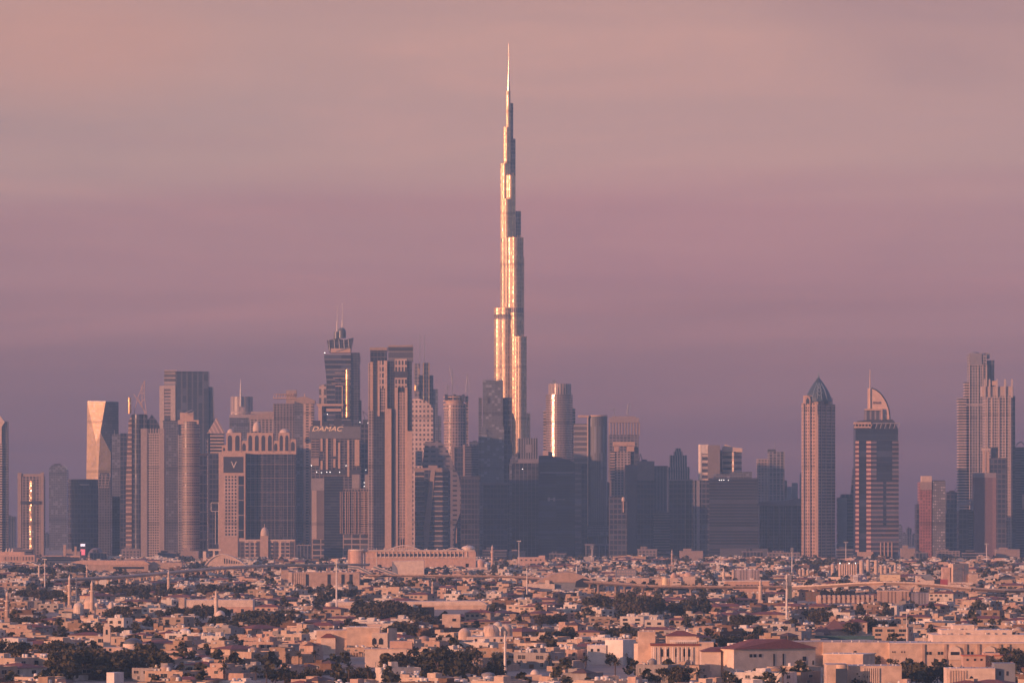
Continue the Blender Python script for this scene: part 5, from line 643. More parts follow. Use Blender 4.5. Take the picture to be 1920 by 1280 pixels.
t = LT('orange_trim_house', 'pair of pink houses with orange trim in front of the school arches', 'house', 1865, 1258, (1804, 1905, 1224, 1240)); t.part('body', tc4, B(1806, 1848, 1229, dep=12), B(1866, 1902, 1229, o=1, dep=12), B(1846, 1876, 1224, o=4, dep=10)); t.part('trim', plain((.50, .16, .10)), B(1805, 1849, 1227.4, 1229.4, o=-.3, dep=12.6), B(1865, 1903, 1227.4, 1229.4, o=.7, dep=12.6)); t.copies('window', glassd, [[B(x, x+4, 1234, 1238, o=-.15, dep=.3)] for x in (1812, 1826, 1838)])
t = LT('arched_door_house', 'cream house with fluted wall and one dark arched window at bottom right', 'house', 1815, 1290, (1770, 1905, 1244, 1270)); t.part('body', tc2, B(1775, 1866, 1252, dep=16)); t.part('grey_box', bluegray, B(1866, 1905, 1243, o=3, dep=14)); t.part('flutes', tc1, *[B(1780+5*i, 1782+5*i, 1256, o=-.4, dep=.6) for i in range(7)]); t.part('arched_window', glassd, O([(1818, 1276), (1818, 1269), (1821, 1266), (1824, 1269), (1824, 1276)], -.2, .4)); t.copies('window', glassd, [[B(x, x+4, 1258, 1266, o=2.85, dep=.3)] for x in (1874, 1888)])
t = LT('hip_roof_pavilion', 'dark brown pyramid roofed pavilion among trees at right', 'pavilion', 1564, 1190, (1535, 1600, 1160, 1182)); t.part('base', tc3, B(1545, 1592, 1181, dep=16)); t.part('roof', plain((.20, .10, .09)), PY(1566, 34, 1182, 1160, yc=8)); t.part('low_roof', plain((.16, .09, .08)), PY(1540, 28, 1188, 1172, yc=2))
t = LT('red_hip_house', 'cream house with a shallow red hip roof right of the brown pavilion', 'house', 1608, 1190, (1588, 1628, 1160, 1182)); t.part('body', tc1, B(1590, 1626, 1166, dep=14)); t.part('roof', redroof, lambda m, q: m.prism([(q.X(1587), -1), (q.X(1629), -1), (q.X(1629), 15), (q.X(1587), 15)], q.Z(1166), q.Z(1160), [(q.X(1605), 6), (q.X(1612), 6), (q.X(1612), 8), (q.X(1605), 8)], bottom=True)); t.copies('window', glassd, [[B(x, x+3.5, 1171, 1176, o=-.15, dep=.3)] for x in (1595, 1606, 1617)])
t = LT('teal_shade_wall', 'long dark teal site hoarding below the brown pavilion', 'fence', 1590, 1206, (1520, 1640, 1190, 1202)); t.part('panel', plain((.05, .12, .13)), B(1522, 1640, 1191, 1203, dep=.6)); t.part('post', steel, *[B(1522+16*i, 1523+16*i, 1190, o=.6, dep=.4) for i in range(8)])

def clutter(t, x0, x1, y, o, n, seed):
    """small plant boxes, tanks and pipes along a roof edge"""
    r = random.Random(seed)
    for i in range(n):
        x = x0+(x1-x0)*(i+r.uniform(.1, .9))/n; w = r.uniform(1.2, 3.4); h = r.uniform(1.5, 3.6)
        if r.random() < .3: t.part('roof_tank', tcw, C(x, r.uniform(1, 1.6), y-h, y+.2, yc=o+2, n=10))
        else: t.part('roof_unit', r.choice([tcw, tc3, bluegray, steel]), B(x, x+w, y-h, y+.2, o=o+r.uniform(.6, 4), dep=1.6))
by = {o['label'][:14]: o for o in COL.objects if o.get('label')}
class Old(T):
    def __init__(s, key, cx): s.o = next(o for o in COL.objects if o.get('label', '').startswith(key)); s.d = s.o.location.y; s.s = s.d/F; s.cx = cx
clutter(Old('very long cream', 1730), 1560, 1760, 1204, 8, 14, 1); clutter(Old('very long cream', 1730), 1760, 1915, 1190.5, 17, 12, 2); clutter(Old('very long cream', 1730), 1780, 1900, 1182, 21, 8, 3); clutter(Old('big cream villa', 670), 595, 710, 1176, 3, 9, 4); clutter(Old('grand pillared', 1280), 1200, 1230, 1184, 13, 3, 5); clutter(Old('broad beige block', 1600), 1592, 1690, 1248, 5, 9, 6); clutter(Old('wide beige house', 1600), 1560, 1615, 1226, 6, 5, 7); clutter(Old('cream house with fluted', 1815), 1778, 1864, 1252, 1, 9, 8); clutter(Old('long pink mall', 770), 660, 885, 1031, 2, 18, 9); clutter(Old('long blank cream', 410), 350, 470, 1124, 3, 9, 10); clutter(Old('wide beige block with', 607), 530, 672, 1072, 3, 8, 11); clutter(Old('house with a big blank', 722), 690, 760, 1216, 2, 5, 12); clutter(Old('bright white two', 1168), 1104, 1130, 1209, 7, 3, 13)
# ------------------------------------------------------------------ the low city: villas, far houses, trees
def tinted(attr=False):
    m = bpy.data.materials.new('house_paint'); m.use_nodes = True; t = m.node_tree; n = t.nodes; p = n['Principled BSDF']; p.inputs['Roughness'].default_value = .85; p.inputs['Specular IOR Level'].default_value = .2
    if attr: a = n.new('ShaderNodeAttribute'); a.attribute_name = 'tint'; src = a.outputs['Color']
    else: a = n.new('ShaderNodeObjectInfo'); src = a.outputs['Color']
    tc = n.new('ShaderNodeTexCoord'); mp = n.new('ShaderNodeMapping'); mp.inputs['Scale'].default_value = (.5, .5, .14); t.links.new(tc.outputs['Object'], mp.inputs[0])
    nz = n.new('ShaderNodeTexNoise'); nz.inputs['Scale'].default_value = 1; nz.inputs['Detail'].default_value = 5; t.links.new(mp.outputs[0], nz.inputs['Vector'])
    r = ramp(n, [(.32, (.80, .78, .76)), (.62, (1.04, 1.03, 1.02))]); t.links.new(nz.outputs['Fac'], r.inputs[0])
    mx = n.new('ShaderNodeMix'); mx.data_type = 'RGBA'; mx.blend_type = 'MULTIPLY'; mx.inputs[0].default_value = 1; t.links.new(src, mx.inputs[6]); t.links.new(r.outputs[0], mx.inputs[7]); t.links.new(mx.outputs[2], p.inputs['Base Color'])
    return m
paint, paint_mass = tinted(), tinted(True)
frame_m = plain((.55, .50, .45), var=0); shade_m = plain((.10, .08, .075), .8, var=0); tank_m = plain((.70, .68, .66), .5, var=0); timber = plain((.13, .07, .04), .6, var=0); tile_red = redroof; tile_dark = plain((.12, .07, .06), .8)
def win_mesh(w, h):
    m = MB(); m.box(-w/2-.15, w/2+.15, -.07, .05, -.15, h+.15); m.mi = 1; m.box(-w/2, w/2, -.10, .03, 0, h); m.mi = 0; m.box(-.04, .04, -.13, .03, 0, h); return m.mesh('window', [frame_m, glassd])
WM = {k: win_mesh(*k) for k in ((1.9, 2.1), (2.9, 2.2), (1.4, 2.6), (3.8, 2.5))}
def arch_mesh(w, h):
    m = MB(); pts = lambda w, h: [(-w/2, 0), (w/2, 0)]+[(w/2*math.cos(math.pi*i/8), h-w/2+w/2*math.sin(math.pi*i/8)) for i in range(9)]
    m.outline(pts(w+.4, h+.2), -.06, .05); m.mi = 1; m.outline(pts(w, h), -.10, .03); return m.mesh('arched_window', [frame_m, glassd])
AM = arch_mesh(2.4, 3.6); AM2 = arch_mesh(1.2, 2.0)
tk = MB(); tk.cyl(0, 0, .9, .3, 1.9, 10); tk.dome(0, 0, .9, 1.9, .35, 10, 2); tk.box(-.8, .8, -.8, .8, 0, .3); TANK = tk.mesh('water_tank', tank_m)
ac = MB(); ac.box(-.6, .6, -.5, .5, 0, 1.1); AC = ac.mesh('air_conditioner', plain((.5, .5, .5), var=0))
ds = MB(); ds.tube([(0, 0, 0), (0, 0, 1)], .08); ds.revolve(0, 0, [(.1, 1.0), (.7, 1.2), (.95, 1.5)], 10); DISH = ds.mesh('satellite_dish', tank_m)
dr = MB(); dr.box(-1.1, 1.1, -.1, .05, 0, 2.6); DOOR = dr.mesh('door', timber); gd = MB(); gd.box(-2.6, 2.6, -.1, .05, 0, 2.5); GARAGE = gd.mesh('garage_door', shade_m)
def block(m, x0, x1, y0, y1, z0, z1, par=.9, th=.3):
    """a flat roofed block with a parapet"""
    m.prism([(x0, y0), (x1, y0), (x1, y1), (x0, y1)], z0, z1-par, bottom=z0 > 0)
    for a in ((x0, x1, y0, y0+th), (x0, x1, y1-th, y1), (x0, x0+th, y0+th, y1-th), (x1-th, x1, y0+th, y1-th)): m.box(*a, z1-par, z1)
def hip(m, x0, x1, y0, y1, z0, z1, ov=.8):
    w, d = x1-x0, y1-y0; k = min(w, d)/2*.92; cx, cy = (x0+x1)/2, (y0+y1)/2
    m.prism([(x0-ov, y0-ov), (x1+ov, y0-ov), (x1+ov, y1+ov), (x0-ov, y1+ov)], z0, z1, [(x0+k, y0+k), (x1-k, y0+k), (x1-k, y1-k), (x0+k, y1-k)], bottom=True)
STYLES = ['flat', 'stepped', 'hipped', 'cube', 'portico', 'towered', 'domed', 'annexed', 'pavilion', 'tall']
LOOK = {'flat': 'flat roofed villa', 'stepped': 'villa with set-back upper floor', 'hipped': 'villa with red hipped roof', 'cube': 'boxy modern villa', 'portico': 'villa with columned porch', 'towered': 'villa with raised stair tower', 'domed': 'villa with small rooftop dome', 'annexed': 'villa with long low annex', 'pavilion': 'villa with dark pyramid roof room', 'tall': 'three-storey flat roofed house'}
def house_proto(style, seed):
    """returns [(name, mesh, tinted, location, rz, children)]"""
    r = random.Random(seed); P = []; w, d = r.uniform(15, 23), r.uniform(12, 17); h1 = r.uniform(4.4, 5.0); h2 = h1+r.uniform(4.0, 4.6); body = MB(); up = None; kids = []
    fronts = []; sides = []           # (x, y, z) window seats on the front / on the right side
    if style in ('flat', 'portico', 'towered', 'domed', 'annexed'):
        block(body, -w/2, w/2, 0, d, 0, h2+.9); fronts = [(-w/2, w/2, 0, 1.2), (-w/2, w/2, 0, h1+.9)]; sides = [(w/2, 0, d, 1.2), (w/2, 0, d, h1+.9)]
        body.box(-w/2-.12, w/2+.12, -.12, d+.12, h1-.05, h1+.25)
    elif style == 'tall':
        h2 += 3.6; block(body, -w/2*.8, w/2*.8, 0, d, 0, h2+.9); w *= .8; fronts = [(-w/2, w/2, 0, 1.2), (-w/2, w/2, 0, h1+.9), (-w/2, w/2, 0, h1+4.6)]; sides = [(w/2, 0, d, h1+.9), (w/2, 0, d, h1+4.6)]
    elif style == 'hipped':
        body.box(-w/2, w/2, 0, d, 0, h2); fronts = [(-w/2, w/2, 0, 1.2), (-w/2, w/2, 0, h1+.7)]; sides = [(w/2, 0, d, 1.2), (w/2, 0, d, h1+.7)]
        m = MB(); hip(m, -w/2, w/2, 0, d, h2, h2+2.6); kids.append(('roof', m.mesh('roof', tile_red), 0))
    elif style == 'cube':
        block(body, -w/2, w*.1, 0, d, 0, h2+.6, .6); block(body, w*.1, w/2, 2.5, d-1, 0, h1+1.2, .6); m = MB(); block(m, -w*.3, w*.02, 3, d-2, h2-.1, h2+3.2, .5); kids.append(('roof_room', m.mesh('roof_room', paint), 1)); fronts = [(-w/2, w*.1, 0, 1.0), (-w/2, w*.1, 0, h1+.7)]; sides = [(w*.1, 0, 2.5, h1+.7), (w/2, 2.5, d-1, 1.2)]
    else:
        block(body, -w/2, w/2, 0, d, 0, h1+.9); m = MB(); x0 = r.choice([-w/2+.3, -w*.15]); block(m, x0, x0+w*.62, 2, d-.5, h1-.1, h2+1.0); kids.append(('upper_storey', m.mesh('upper_storey', paint), 1)); fronts = [(-w/2, w/2, 0, 1.2), (x0, x0+w*.62, 2, h1+.9)]; sides = [(w/2, 0, d, 1.2), (x0+w*.62, 2, d-.5, h1+.9)]
    if style == 'portico' or (style == 'hipped' and r.random() < .6):
        m = MB(); pw = w*.36; m.box(-pw/2, pw/2, -3, -.15, h1-.5, h1+.4); [m.cyl(-pw/2+.5+(pw-1)*i/3, -2.6, .3, 0, h1-.5, 8) for i in range(4)]; kids.append(('porch', m.mesh('porch', paint), 1))
    if style in ('towered', 'flat', 'stepped', 'tall', 'annexed', 'pavilion') or r.random() < .4:
        m = MB(); tx = r.uniform(-w*.3, w*.3); th = 3.4 if style == 'towered' else 2.4; block(m, tx-2, tx+2, d*.45, d*.45+4.5, h2-.2, h2+.9+th, .4); kids.append(('stair_tower', m.mesh('stair_tower', paint), 1))
    if style == 'domed':
        m = MB(); m.cyl(-w*.15, d*.4, 2.6, h2-.1, h2+1.6, 18); m.dome(-w*.15, d*.4, 2.6, h2+1.6, 2.6, 18, 5, .06); kids.append(('dome', m.mesh('dome', paint), 1))
    if style == 'annexed': m = MB(); block(m, w/2+.05, w/2+11, 1.5, d-2, 0, h1+.3); kids.append(('annex', m.mesh('annex', paint), 1)); fronts.append((w/2+.5, w/2+11, 1.5, 1.2))
    if style == 'pavilion': m = MB(); m.box(w*.12, w*.12+6.5, 1.2, 7.2, h1+.1, h2+1); n_ = MB(); hip(n_, w*.12, w*.12+6.5, 1.2, 7.2, h2+1, h2+3.4, .9); kids += [('corner_room', m.mesh('corner_room', paint), 1), ('pyramid_roof', n_.mesh('pyramid_roof', tile_dark), 0)]
    P.append(('wall', body.mesh('wall', paint), 1, (0, 0, 0), 0)); P += [(n, me, t, (0, 0, 0), 0) for n, me, t in kids]
    for k, (x0, x1, y, z) in enumerate(fronts):
        n = max(2, int((x1-x0)/r.uniform(4.2, 6))); wm = r.choice(list(WM.values())); wm = AM if style in ('portico', 'domed') and k == 0 else wm
        for i in range(min(n, 4)):
            x = x0+(x1-x0)*(i+.5)/n+r.uniform(-.4, .4)
            if k == 0 and i == n//2: P.append(('door', DOOR, 0, (x, y, 0), 0)); continue
            P.append(('arched_window' if wm is AM else 'window', wm, 0, (x, y, z if wm is not AM else .6), 0))
    for x, y0, y1, z in sides: P.append(('window', r.choice([WM[(1.9, 2.1)], WM[(2.9, 2.2)]]), 0, (x, y0+(y1-y0)*r.uniform(.3, .7), z), 90))
    zt = h2-.05 if style not in ('hipped', 'stepped', 'pavilion') else h1-.05
    if style != 'hipped':
        for i in range(r.choice([1, 2, 3])): P.append(('water_tank', TANK, 0, (r.uniform(-w*.4, w*.05), r.uniform(d*.25, d*.8), zt+(.9 if style != 'cube' else .5)), 0))
        [P.append(('air_conditioner', AC, 0, (r.uniform(-w*.4, w*.4), d*r.uniform(.1, .4), zt+.9), 0)) for i in range(r.choice([1, 2, 3]))]
        if r.random() < .6: P.append(('satellite_dish', DISH, 0, (-w*.38, d*.2, zt+.9), r.uniform(0, 360)))
    return P, w, d, h2+1
PROTOS = []
for k, s in enumerate(STYLES*2): PROTOS.append((s, *house_proto(s, 100+k)))
TINTS = [('cream', (.64, .52, .435)), ('white', (.78, .73, .69)), ('sand', (.54, .41, .33)), ('tan', (.41, .30, .23)), ('pinkish', (.58, .42, .355)), ('grey', (.36, .34, .345)), ('brown', (.21, .14, .11)), ('cream', (.58, .465, .385)), ('white', (.70, .64, .59))]
rng = random.Random(5)
def scr(x, y, z): return 960+x*F/y, HY-(z-H)*F/y
def blocked(x, y, w, h, soft=1.0):
    x0, yt = scr(x-w/2, y, h); x1, yb = scr(x+w/2, y, 0)
    for a, b, c, e, d in CLEAR:
        if y < d+24 and x1 > a+1 and x0 < b-1 and yt < e-soft and (yb > c or y < d): 
            if yt < e-soft: return True
    return False
def yaw_at(x, y):
    k = math.sin(x*.004+1.3)+math.sin(y*.0031+.5)+.6*math.sin((x+y)*.007)
    return -R(17+9*k)
# trees: groves measured from the photo  (x0, x1, base row, rows deep, how many, height m, description)
GROVES = [(0, 160, 1084, 2, 26, 13, 'dark belt of trees at the far left'), (20, 118, 1132, 8, 14, 13, 'dark grove left of the twin minarets'), (178, 322, 1128, 12, 30, 13, 'dark grove right of the big mosque'), (372, 480, 1122, 4, 13, 12, 'tree belt behind the long blank wall'), (205, 250, 1170, 10, 7, 12, 'tree clump below the big mosque'), (300, 425, 1165, 12, 14, 11, 'trees around the small white mosque'), (400, 515, 1195, 16, 20, 14, 'broad grove right of the small white mosque'), (0, 110, 1256, 22, 12, 13, 'trees at the bottom left corner'), (90, 305, 1278, 26, 32, 15, 'big dark grove at the bottom left'), (30, 105, 1180, 8, 9, 9, 'low trees near the left edge minaret'), (150, 245, 1200, 12, 9, 9, 'low trees left of the round hall'),
          (485, 560, 1180, 18, 12, 11, 'grove left of the tall telecom mast'), (600, 660, 1128, 5, 8, 11, 'trees behind the telecom mast'), (680, 760, 1176, 12, 14, 18, 'tall dark grove in the centre'), (745, 792, 1182, 10, 8, 15, 'right part of the tall central grove'), (735, 775, 1206, 8, 7, 14, 'trees beside the arched window villa'), (700, 880, 1112, 3, 20, 12, 'tree belt under the railway viaduct'), (725, 800, 1268, 12, 9, 12, 'round trees at bottom centre left'), (780, 830, 1270, 6, 4, 15, 'big round brown trees at bottom centre'), (828, 890, 1262, 14, 7, 12, 'trees right of the big round tree'), (890, 935, 1276, 4, 5, 9, 'wide low tree beside the ringed mast'), (1000, 1055, 1172, 6, 8, 9, 'low trees left of the central dark grove'),
          (1108, 1138, 1150, 5, 5, 16, 'narrow dark trees below the arched arena'), (1172, 1228, 1164, 8, 12, 20, 'tall dark grove right of centre'), (1255, 1322, 1164, 6, 14, 17, 'broad tall grove right of centre'), (1373, 1420, 1182, 4, 4, 14, 'single round tree group at right of centre'), (1215, 1375, 1118, 3, 18, 10, 'tree belt behind the peach domed halls'), (1040, 1080, 1205, 6, 6, 10, 'trees below the low villas in the middle'), (1130, 1200, 1200, 4, 9, 8, 'trees behind the white corner house'), (1340, 1440, 1215, 8, 14, 8, 'dark trees behind the red roofed hall'), (1240, 1295, 1282, 6, 5, 11, 'dark tree in front of the pillared villa'), (1520, 1560, 1172, 4, 6, 11, 'trees left of the brown pavilion'), (1590, 1645, 1190, 6, 8, 12, 'trees right of the brown pavilion'), (1465, 1560, 1068, 3, 14, 12, 'tree belt below the domed pink tower'), (1600, 1640, 1290, 8, 5, 9, 'trees before the ribbed wall block'), (1690, 1760, 1288, 10, 9, 9, 'trees at the bottom right'), (1855, 1925, 1262, 12, 9, 11, 'trees at the right edge'), (1610, 1690, 1252, 5, 4, 7, 'shrubby trees before the beige house'), (640, 700, 1282, 5, 7, 8, 'bushy trees at the bottom edge left of centre'), (510, 600, 1285, 6, 7, 8, 'bushes at the bottom edge'), (1130, 1180, 1248, 5, 4, 8, 'small trees beside the pink box house')]
palm_spots = [(705, 1246, 10, 'palm in front of the blank pink wall'), (1098, 1262, 8, 'left palm of the pair at bottom centre'), (1154, 1270, 9, 'right palm of the pair at bottom centre'), (655, 1284, 10, 'palm at the bottom edge left of centre'), (690, 1288, 9, 'low palm at the bottom edge'), (560, 1252, 8, 'palm before the shaded house row'), (590, 1250, 8, 'second palm before the shaded house row'), (540, 1252, 7, 'leftmost palm before the shaded house row'), (780, 1192, 10, 'palm beside the central grove'), (420, 1282, 9, 'palm near the bottom left houses'), (895, 1265, 9, 'palm above the wide low tree'), (1310, 1288, 8, 'palm at the bottom right of centre'), (1468, 1290, 9, 'palm at bottom edge before the red roofed hall'), (1030, 1256, 7, 'small palm on the villa street'), (1860, 1262, 8, 'palm at the right edge'), (1885, 1258, 9, 'taller palm at the right edge'), (480, 1285, 8, 'palm at the bottom edge near the left'), (500, 1288, 9, 'second palm at the bottom edge near the left'), (925, 1262, 9, 'palm left of the ringed mast'), (1870, 1150, 9, 'palm in the right middle houses')]
for x0, x1, yb, dp, n, h, _ in GROVES:
    if yb < 1125: continue
    d = ground_dist(yb-dp*.3); hp = h*F/d; CLEAR.append((x0+4, x1-4, yb-dp*.3-hp, yb-dp*.5-hp*.45, d-14))
for px, yb, h, _ in palm_spots: d = ground_dist(yb); CLEAR.append((px-8, px+8, yb-h*F/d, yb-h*.45*F/d, d-8))
seats = []; row = 0; y = 2090.0
while y < 7250:
    st = 33+max(0, y-3300)*.004; half = .1032*y+30+min(420, max(0, y-2450)*.6); x = -half+rng.uniform(0, 20)
    while x < half:
        w = rng.uniform(24, 38)
        if rng.random() < (.93 if y < 3200 else .88): seats.append((x, y+rng.uniform(-7, 7), row))
        x += w*(1+max(0, y-2900)*.00011)
    y += st; row += 1
houses = []
for x, y, rw in seats:
    p = rng.randrange(len(PROTOS)); s, P, w, d, h = PROTOS[p]; k = rng.uniform(.82, 1.28); kz = rng.choice([.5, .6, .68, .76, .85])
    if s == 'tall' and rng.random() < .6: continue
    if blocked(x, y, w*k*1.15, (h+2)*kz): continue
    houses.append([x, y, rw, p, k, kz, yaw_at(x, y)+rng.uniform(-.05, .05)+(R(rng.uniform(55, 78)) if math.sin(x*.013+y*.009)+rng.uniform(-.9, .9) > .55 else 0), rng.choice(TINTS)])
houses.sort(key=lambda q: q[1])
leaf = bpy.data.materials.new('foliage'); leaf.use_nodes = True; ln = leaf.node_tree.nodes; lp = ln['Principled BSDF']; lp.inputs['Roughness'].default_value = .7; lp.inputs['Specular IOR Level'].default_value = .2
li = ln.new('ShaderNodeObjectInfo'); lg = ln.new('ShaderNodeNewGeometry'); la = math_(ln, 'ADD', math_(ln, 'MULTIPLY', li.outputs['Random'], .5, leaf.node_tree.links.new), math_(ln, 'MULTIPLY', lg.outputs['Random Per Island'], .5, leaf.node_tree.links.new), leaf.node_tree.links.new)
lr = ramp(ln, [(0, (.035, .040, .025)), (.5, (.072, .068, .040)), (1, (.15, .11, .065))]); leaf.node_tree.links.new(la, lr.inputs[0]); leaf.node_tree.links.new(lr.outputs[0], lp.inputs['Base Color'])
bark = plain((.10, .07, .05), .9, var=0)
def leaf_cloud(m, r, lobes, n, size):
    for i in range(n):
        c, q = r.choice(lobes); v = Vector((r.gauss(0, 1), r.gauss(0, 1), r.gauss(0, 1))).normalized()*(r.random()**.33); p = Vector(c)+Vector((v.x*q[0], v.y*q[1], v.z*q[2])); sz = size*r.uniform(.6, 1.4)
        a = Vector((r.gauss(0, 1), r.gauss(0, 1), r.gauss(0, .8))).normalized(); b = a.orthogonal().normalized(); b.rotate(Matrix.Rotation(r.uniform(0, 6.28), 3, a)); c2 = a.cross(b)
        m.face([p-b*sz-c2*sz*.7, p+b*sz*.9-c2*sz, p+b*sz+c2*sz*.8, p-b*sz*.8+c2*sz])
def tree_proto(seed, wide=1.0, n=520):
    """unit tree about 10 m tall"""
    r = random.Random(seed); lobes = [((0, 0, 5.4), (2.7*wide, 2.7*wide, 3.2))]
    for i in range(9): a = r.uniform(0, 6.28); q = r.uniform(1.3, 2.2); lobes.append(((math.cos(a)*2.6*wide, math.sin(a)*2.6*wide, r.uniform(2.0, 7.4)), (q*wide, q*wide, q*.95)))
    c = MB(); leaf_cloud(c, r, lobes, n, .34); t = MB(); t.cyl(0, 0, .38, 0, 4.5, 7, .22); [t.tube([(0, 0, 3), (l[0][0]*.7, l[0][1]*.7, l[0][2])], .12) for l in lobes[1:5]]
    return c.mesh('crown', leaf), t.mesh('trunk', bark)
TREES = [tree_proto(40+i, w, 1000) for i, w in enumerate((1, 1.25, .8, 1.1, 1.4, .9))]
def palm_proto(seed):
    r = random.Random(seed); c = MB(); t = MB(); pts = [(math.sin(i*.4)*.12, 0, i*1.0) for i in range(8)]; t.tube(pts, .24, 7)
    for i in range(26):
        a = i*2.4+r.uniform(-.2, .2); e = r.uniform(-.3, 1.25); prev = None; L_ = r.uniform(2.6, 3.4); dx, dy = math.cos(a), math.sin(a)
        for k in range(6):
            s_ = k/5; rad = L_*s_*math.cos(e)*(1-.1*s_); z = 7+L_*s_*math.sin(e)-1.5*s_*s_*math.cos(e); wv = .34*(1-.75*abs(s_-.35)); p = Vector((dx*rad, dy*rad, z)); q = Vector((-dy, dx, 0))*wv
            if prev: c.face([prev[0]-prev[1]-Vector((0, 0, .14)), prev[0], p, p-q-Vector((0, 0, .14))]); c.face([prev[0], prev[0]+prev[1]-Vector((0, 0, .14)), p+q-Vector((0, 0, .14)), p])
            prev = (p, q)
    return c.mesh('crown', leaf), t.mesh('trunk', bark)
PALMS = [palm_proto(70+i) for i in range(3)]
def place_tree(name, me, x, y, h, k, label, cat, group):
    o = tag(empty(name, (x, y, 0), rng.uniform(0, 6.28)), label, cat, group); o.scale = (k*h/10, k*h/10, h/10)
    for n, m in zip(('crown', 'trunk'), me): c = bpy.data.objects.new(n, m); COL.objects.link(c); c.parent = o
    return o
ORD = ['first', 'second', 'third', 'fourth', 'fifth', 'sixth', 'seventh', 'eighth', 'ninth', 'tenth', 'eleventh', 'twelfth']
def nth(i):
    if i < 12: return ORD[i]
    n = i+1; return f"{n}{'th' if 10 < n % 100 < 14 else {1: 'st', 2: 'nd', 3: 'rd'}.get(n % 10, 'th')}"
ntree = 0; far_trees = []
for x0, x1, yb, dp, n, h, desc in GROVES:
    spots = []
    for i in range(n):
        px = x0+(x1-x0)*(i+rng.uniform(.1, .9))/n; yy = yb-rng.uniform(0, dp); d = ground_dist(yy); spots.append((px, d))
    for i, (px, d) in enumerate(spots):
        x = (px-960)*d/F; hh = h*rng.uniform(.75, 1.15)
        if yb < 1125: far_trees.append((x, d, hh)); continue
        place_tree('tree', rng.choice(TREES), x, d, hh, rng.uniform(.9, 1.25), f'{nth(i)} tree from the left in the {desc}' if n > 1 else desc, 'tree', desc); ntree += 1
for px, yb, h, lab in palm_spots:
    d = ground_dist(yb); place_tree('palm_tree', rng.choice(PALMS), (px-960)*d/F, d, h*1.25, 1.1, lab, 'palm tree', 'date palms among the villas')
# scattered single trees between the near villas
scat = []
while ntree+len(scat) < 285:
    y = 2180+(rng.random()**1.5)*1300; x = rng.uniform(-.1, .1)*y*1.03
    if blocked(x, y, 6, 9) or any(abs(x-hh[0]) < 11 and -4 < y-hh[1] < 17 for hh in houses): continue
    scat.append((x, y))
scat.sort(key=lambda q: q[0]/q[1])
grp = {}
for x, y in scat: grp.setdefault(int((y-2180)/110), []).append((x, y))
for k, v in grp.items():
    for i, (x, y) in enumerate(v): place_tree('tree', rng.choice(TREES), x, y, rng.uniform(7, 12), rng.uniform(1, 1.3), f'lone street tree, {nth(i)} from the left in tree row {nth(k)} from the bottom', 'tree', 'lone trees between villas')
# ---- the 300 nearest villas as things of their own
inview = [q for q in houses if abs(q[0]) < .1045*q[1]+12]
near = inview[:300]; ids = set(map(id, near)); rest = [q for q in houses if id(q) not in ids]
order = {}
for q in near: order.setdefault(q[2], []).append(q)
rows = sorted(order)
for ri, rk in enumerate(rows):
    for i, q in enumerate(sorted(order[rk], key=lambda q: q[0]/q[1])):
        x, y, _, p, k, kz, rz, (tn, tc_) = q; s, P, w, d, h = PROTOS[p]
        o = tag(empty('villa', (x, y, 0), rz), f'{tn} {LOOK[s]}, {nth(i)} from left, {nth(ri)} row from bottom', 'villa', 'villas of the low residential district'); o.scale = (k, k, kz)
        for n, me, tint, loc, r_ in P:
            c = bpy.data.objects.new(n, me); COL.objects.link(c); c.parent = o; c.location = loc; c.rotation_euler = (0, 0, R(r_))
            if tint: j = rng.uniform(.78, .96); c.color = (*[min(1, v*j) for v in tc_], 1)
# ---- everything beyond: one mass of far houses, one of far trees
class Mass:
    def __init__(s): s.v = []; s.f = []; s.m = []; s.c = []
    def add(s, vs, fs, ms, M, tint):
        b = len(s.v); s.v += [tuple(M @ Vector(v)) for v in vs]; s.f += [tuple(b+i for i in f) for f in fs]; s.m += ms; s.c += [tint]*len(fs)
mass_mats = [paint_mass, glassd, tile_red, tank_m, tile_dark]
def far_proto(style, seed):
    P, w, d, h = house_proto(style, seed); vs, fs, ms = [], [], []
    for n, me, tint, loc, r_ in P:
        if n in ('satellite_dish', 'porch', 'door'): continue
        if 'window' in n:
            M = Matrix.Translation(loc) @ Matrix.Rotation(R(r_), 4, 'Z'); b = len(vs); vs += [tuple(M @ Vector(v)) for v in ((-1.3, -.1, 0), (1.3, -.1, 0), (1.3, -.1, 2.2), (-1.3, -.1, 2.2))]; fs.append((b, b+1, b+2, b+3)); ms.append(1); continue
        b = len(vs); mi = 0 if tint else (3 if n in ('water_tank', 'air_conditioner') else 4 if n == 'pyramid_roof' else 2); off = Vector(loc)
        vs += [tuple(v.co+off) for v in me.vertices]; fs += [tuple(b+i for i in q.vertices) for q in me.polygons]; ms += [mi]*len(me.polygons)
    return vs, fs, ms
FARP = [far_proto(s, 300+i) for i, s in enumerate(['flat', 'stepped', 'hipped', 'cube', 'flat', 'towered', 'annexed', 'pavilion', 'tall', 'domed', 'stepped', 'hipped'])]
ms_ = Mass()
for x, y, _, p, k, kz, rz, (tn, tc_) in rest:
    if rng.random() < .06: continue
    k *= 1+max(0, y-3500)*.00009
    vs, fs, mm = rng.choice(FARP); j = rng.uniform(.55, .95); ms_.add(vs, fs, mm, Matrix.Translation((x, y, 0)) @ Matrix.Rotation(rz, 4, 'Z') @ Matrix.Diagonal((k, k, kz*rng.uniform(.7, 1.0), 1)), tuple(v*j for v in tc_))
me = bpy.data.meshes.new('distant_houses'); me.from_pydata(ms_.v, [], ms_.f); [me.materials.append(m) for m in mass_mats]; me.polygons.foreach_set('material_index', ms_.m)
ca = me.color_attributes.new('tint', 'FLOAT_COLOR', 'CORNER'); buf = []
for f, c in zip(ms_.f, ms_.c): buf += [*c, 1]*len(f)
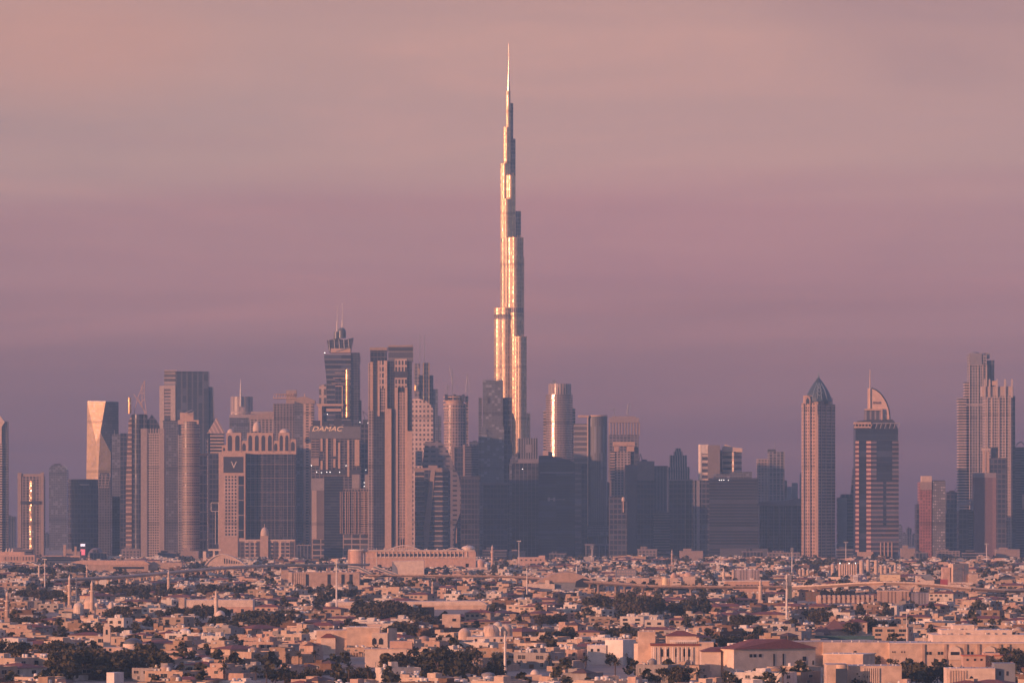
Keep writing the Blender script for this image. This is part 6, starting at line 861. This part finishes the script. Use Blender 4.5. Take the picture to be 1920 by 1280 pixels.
ca.data.foreach_set('color', buf); me.update(); o = bpy.data.objects.new('distant_houses', me); COL.objects.link(o); tag(o, 'mass of low pale houses reaching back to the towers', 'houses', kind='stuff')
fm = MB(); fr_ = random.Random(9); base_clouds = []
for i in range(6): m = MB(); leaf_cloud(m, fr_, [((0, 0, 5.5), (3.4, 3.4, 3.4)), ((2.4, 0, 4.4), (2.2, 2.2, 2.4)), ((-2.4, .5, 4.6), (2.2, 2.2, 2.4)), ((.5, 0, 7.6), (2, 2, 1.8))], 95, .75); base_clouds.append(m.v)
for i in range(3200):
    y = 2160+(fr_.random()**.9)*5200; x = fr_.uniform(-1, 1)*(.104*y+min(400, max(0, y-2450)*.5))
    if not blocked(x, y, 8, 9) and not any(abs(x-q[0]) < 11 and -3 < y-q[1] < 17 for q in houses if abs(y-q[1]) < 20): far_trees.append((x, y, fr_.uniform(6, 12)))
for x, y, h in far_trees:
    vv = fr_.choice(base_clouds); k = h/10; a = fr_.uniform(0, 6.28); ca_, sa_ = math.cos(a)*k*1.15, math.sin(a)*k*1.15
    for i in range(0, len(vv), 4): fm.face([(x+v[0]*ca_-v[1]*sa_, y+v[0]*sa_+v[1]*ca_, v[2]*k) for v in vv[i:i+4]])
tag(fm.build('distant_trees', leaf), 'mass of small dark trees scattered among the far houses', 'trees', kind='stuff')
# ------------------------------------------------------------------ ground and air
gb = MB(); gb.face([(-16000, -4000, 0), (16000, -4000, 0), (16000, 10450, 0), (-16000, 10450, 0)])
tag(gb.build('ground', plain((.30, .23, .18), .9, var=.3, scale=.01)), kind='structure')
hb = MB(); hb.box(-16100, 16100, -4100, 10500, -2, 900)
hm = bpy.data.materials.new('haze'); hm.use_nodes = True; hn = hm.node_tree.nodes; hn.remove(hn['Principled BSDF'])
pv = hn.new('ShaderNodeVolumePrincipled'); pv.inputs['Density'].default_value = HAZE_DENSITY; pv.inputs['Color'].default_value = (*HAZE_COLOR, 1); pv.inputs['Anisotropy'].default_value = 0.0
hm.node_tree.links.new(pv.outputs[0], hn['Material Output'].inputs['Volume'])
tag(hb.build('haze', hm), kind='stuff')
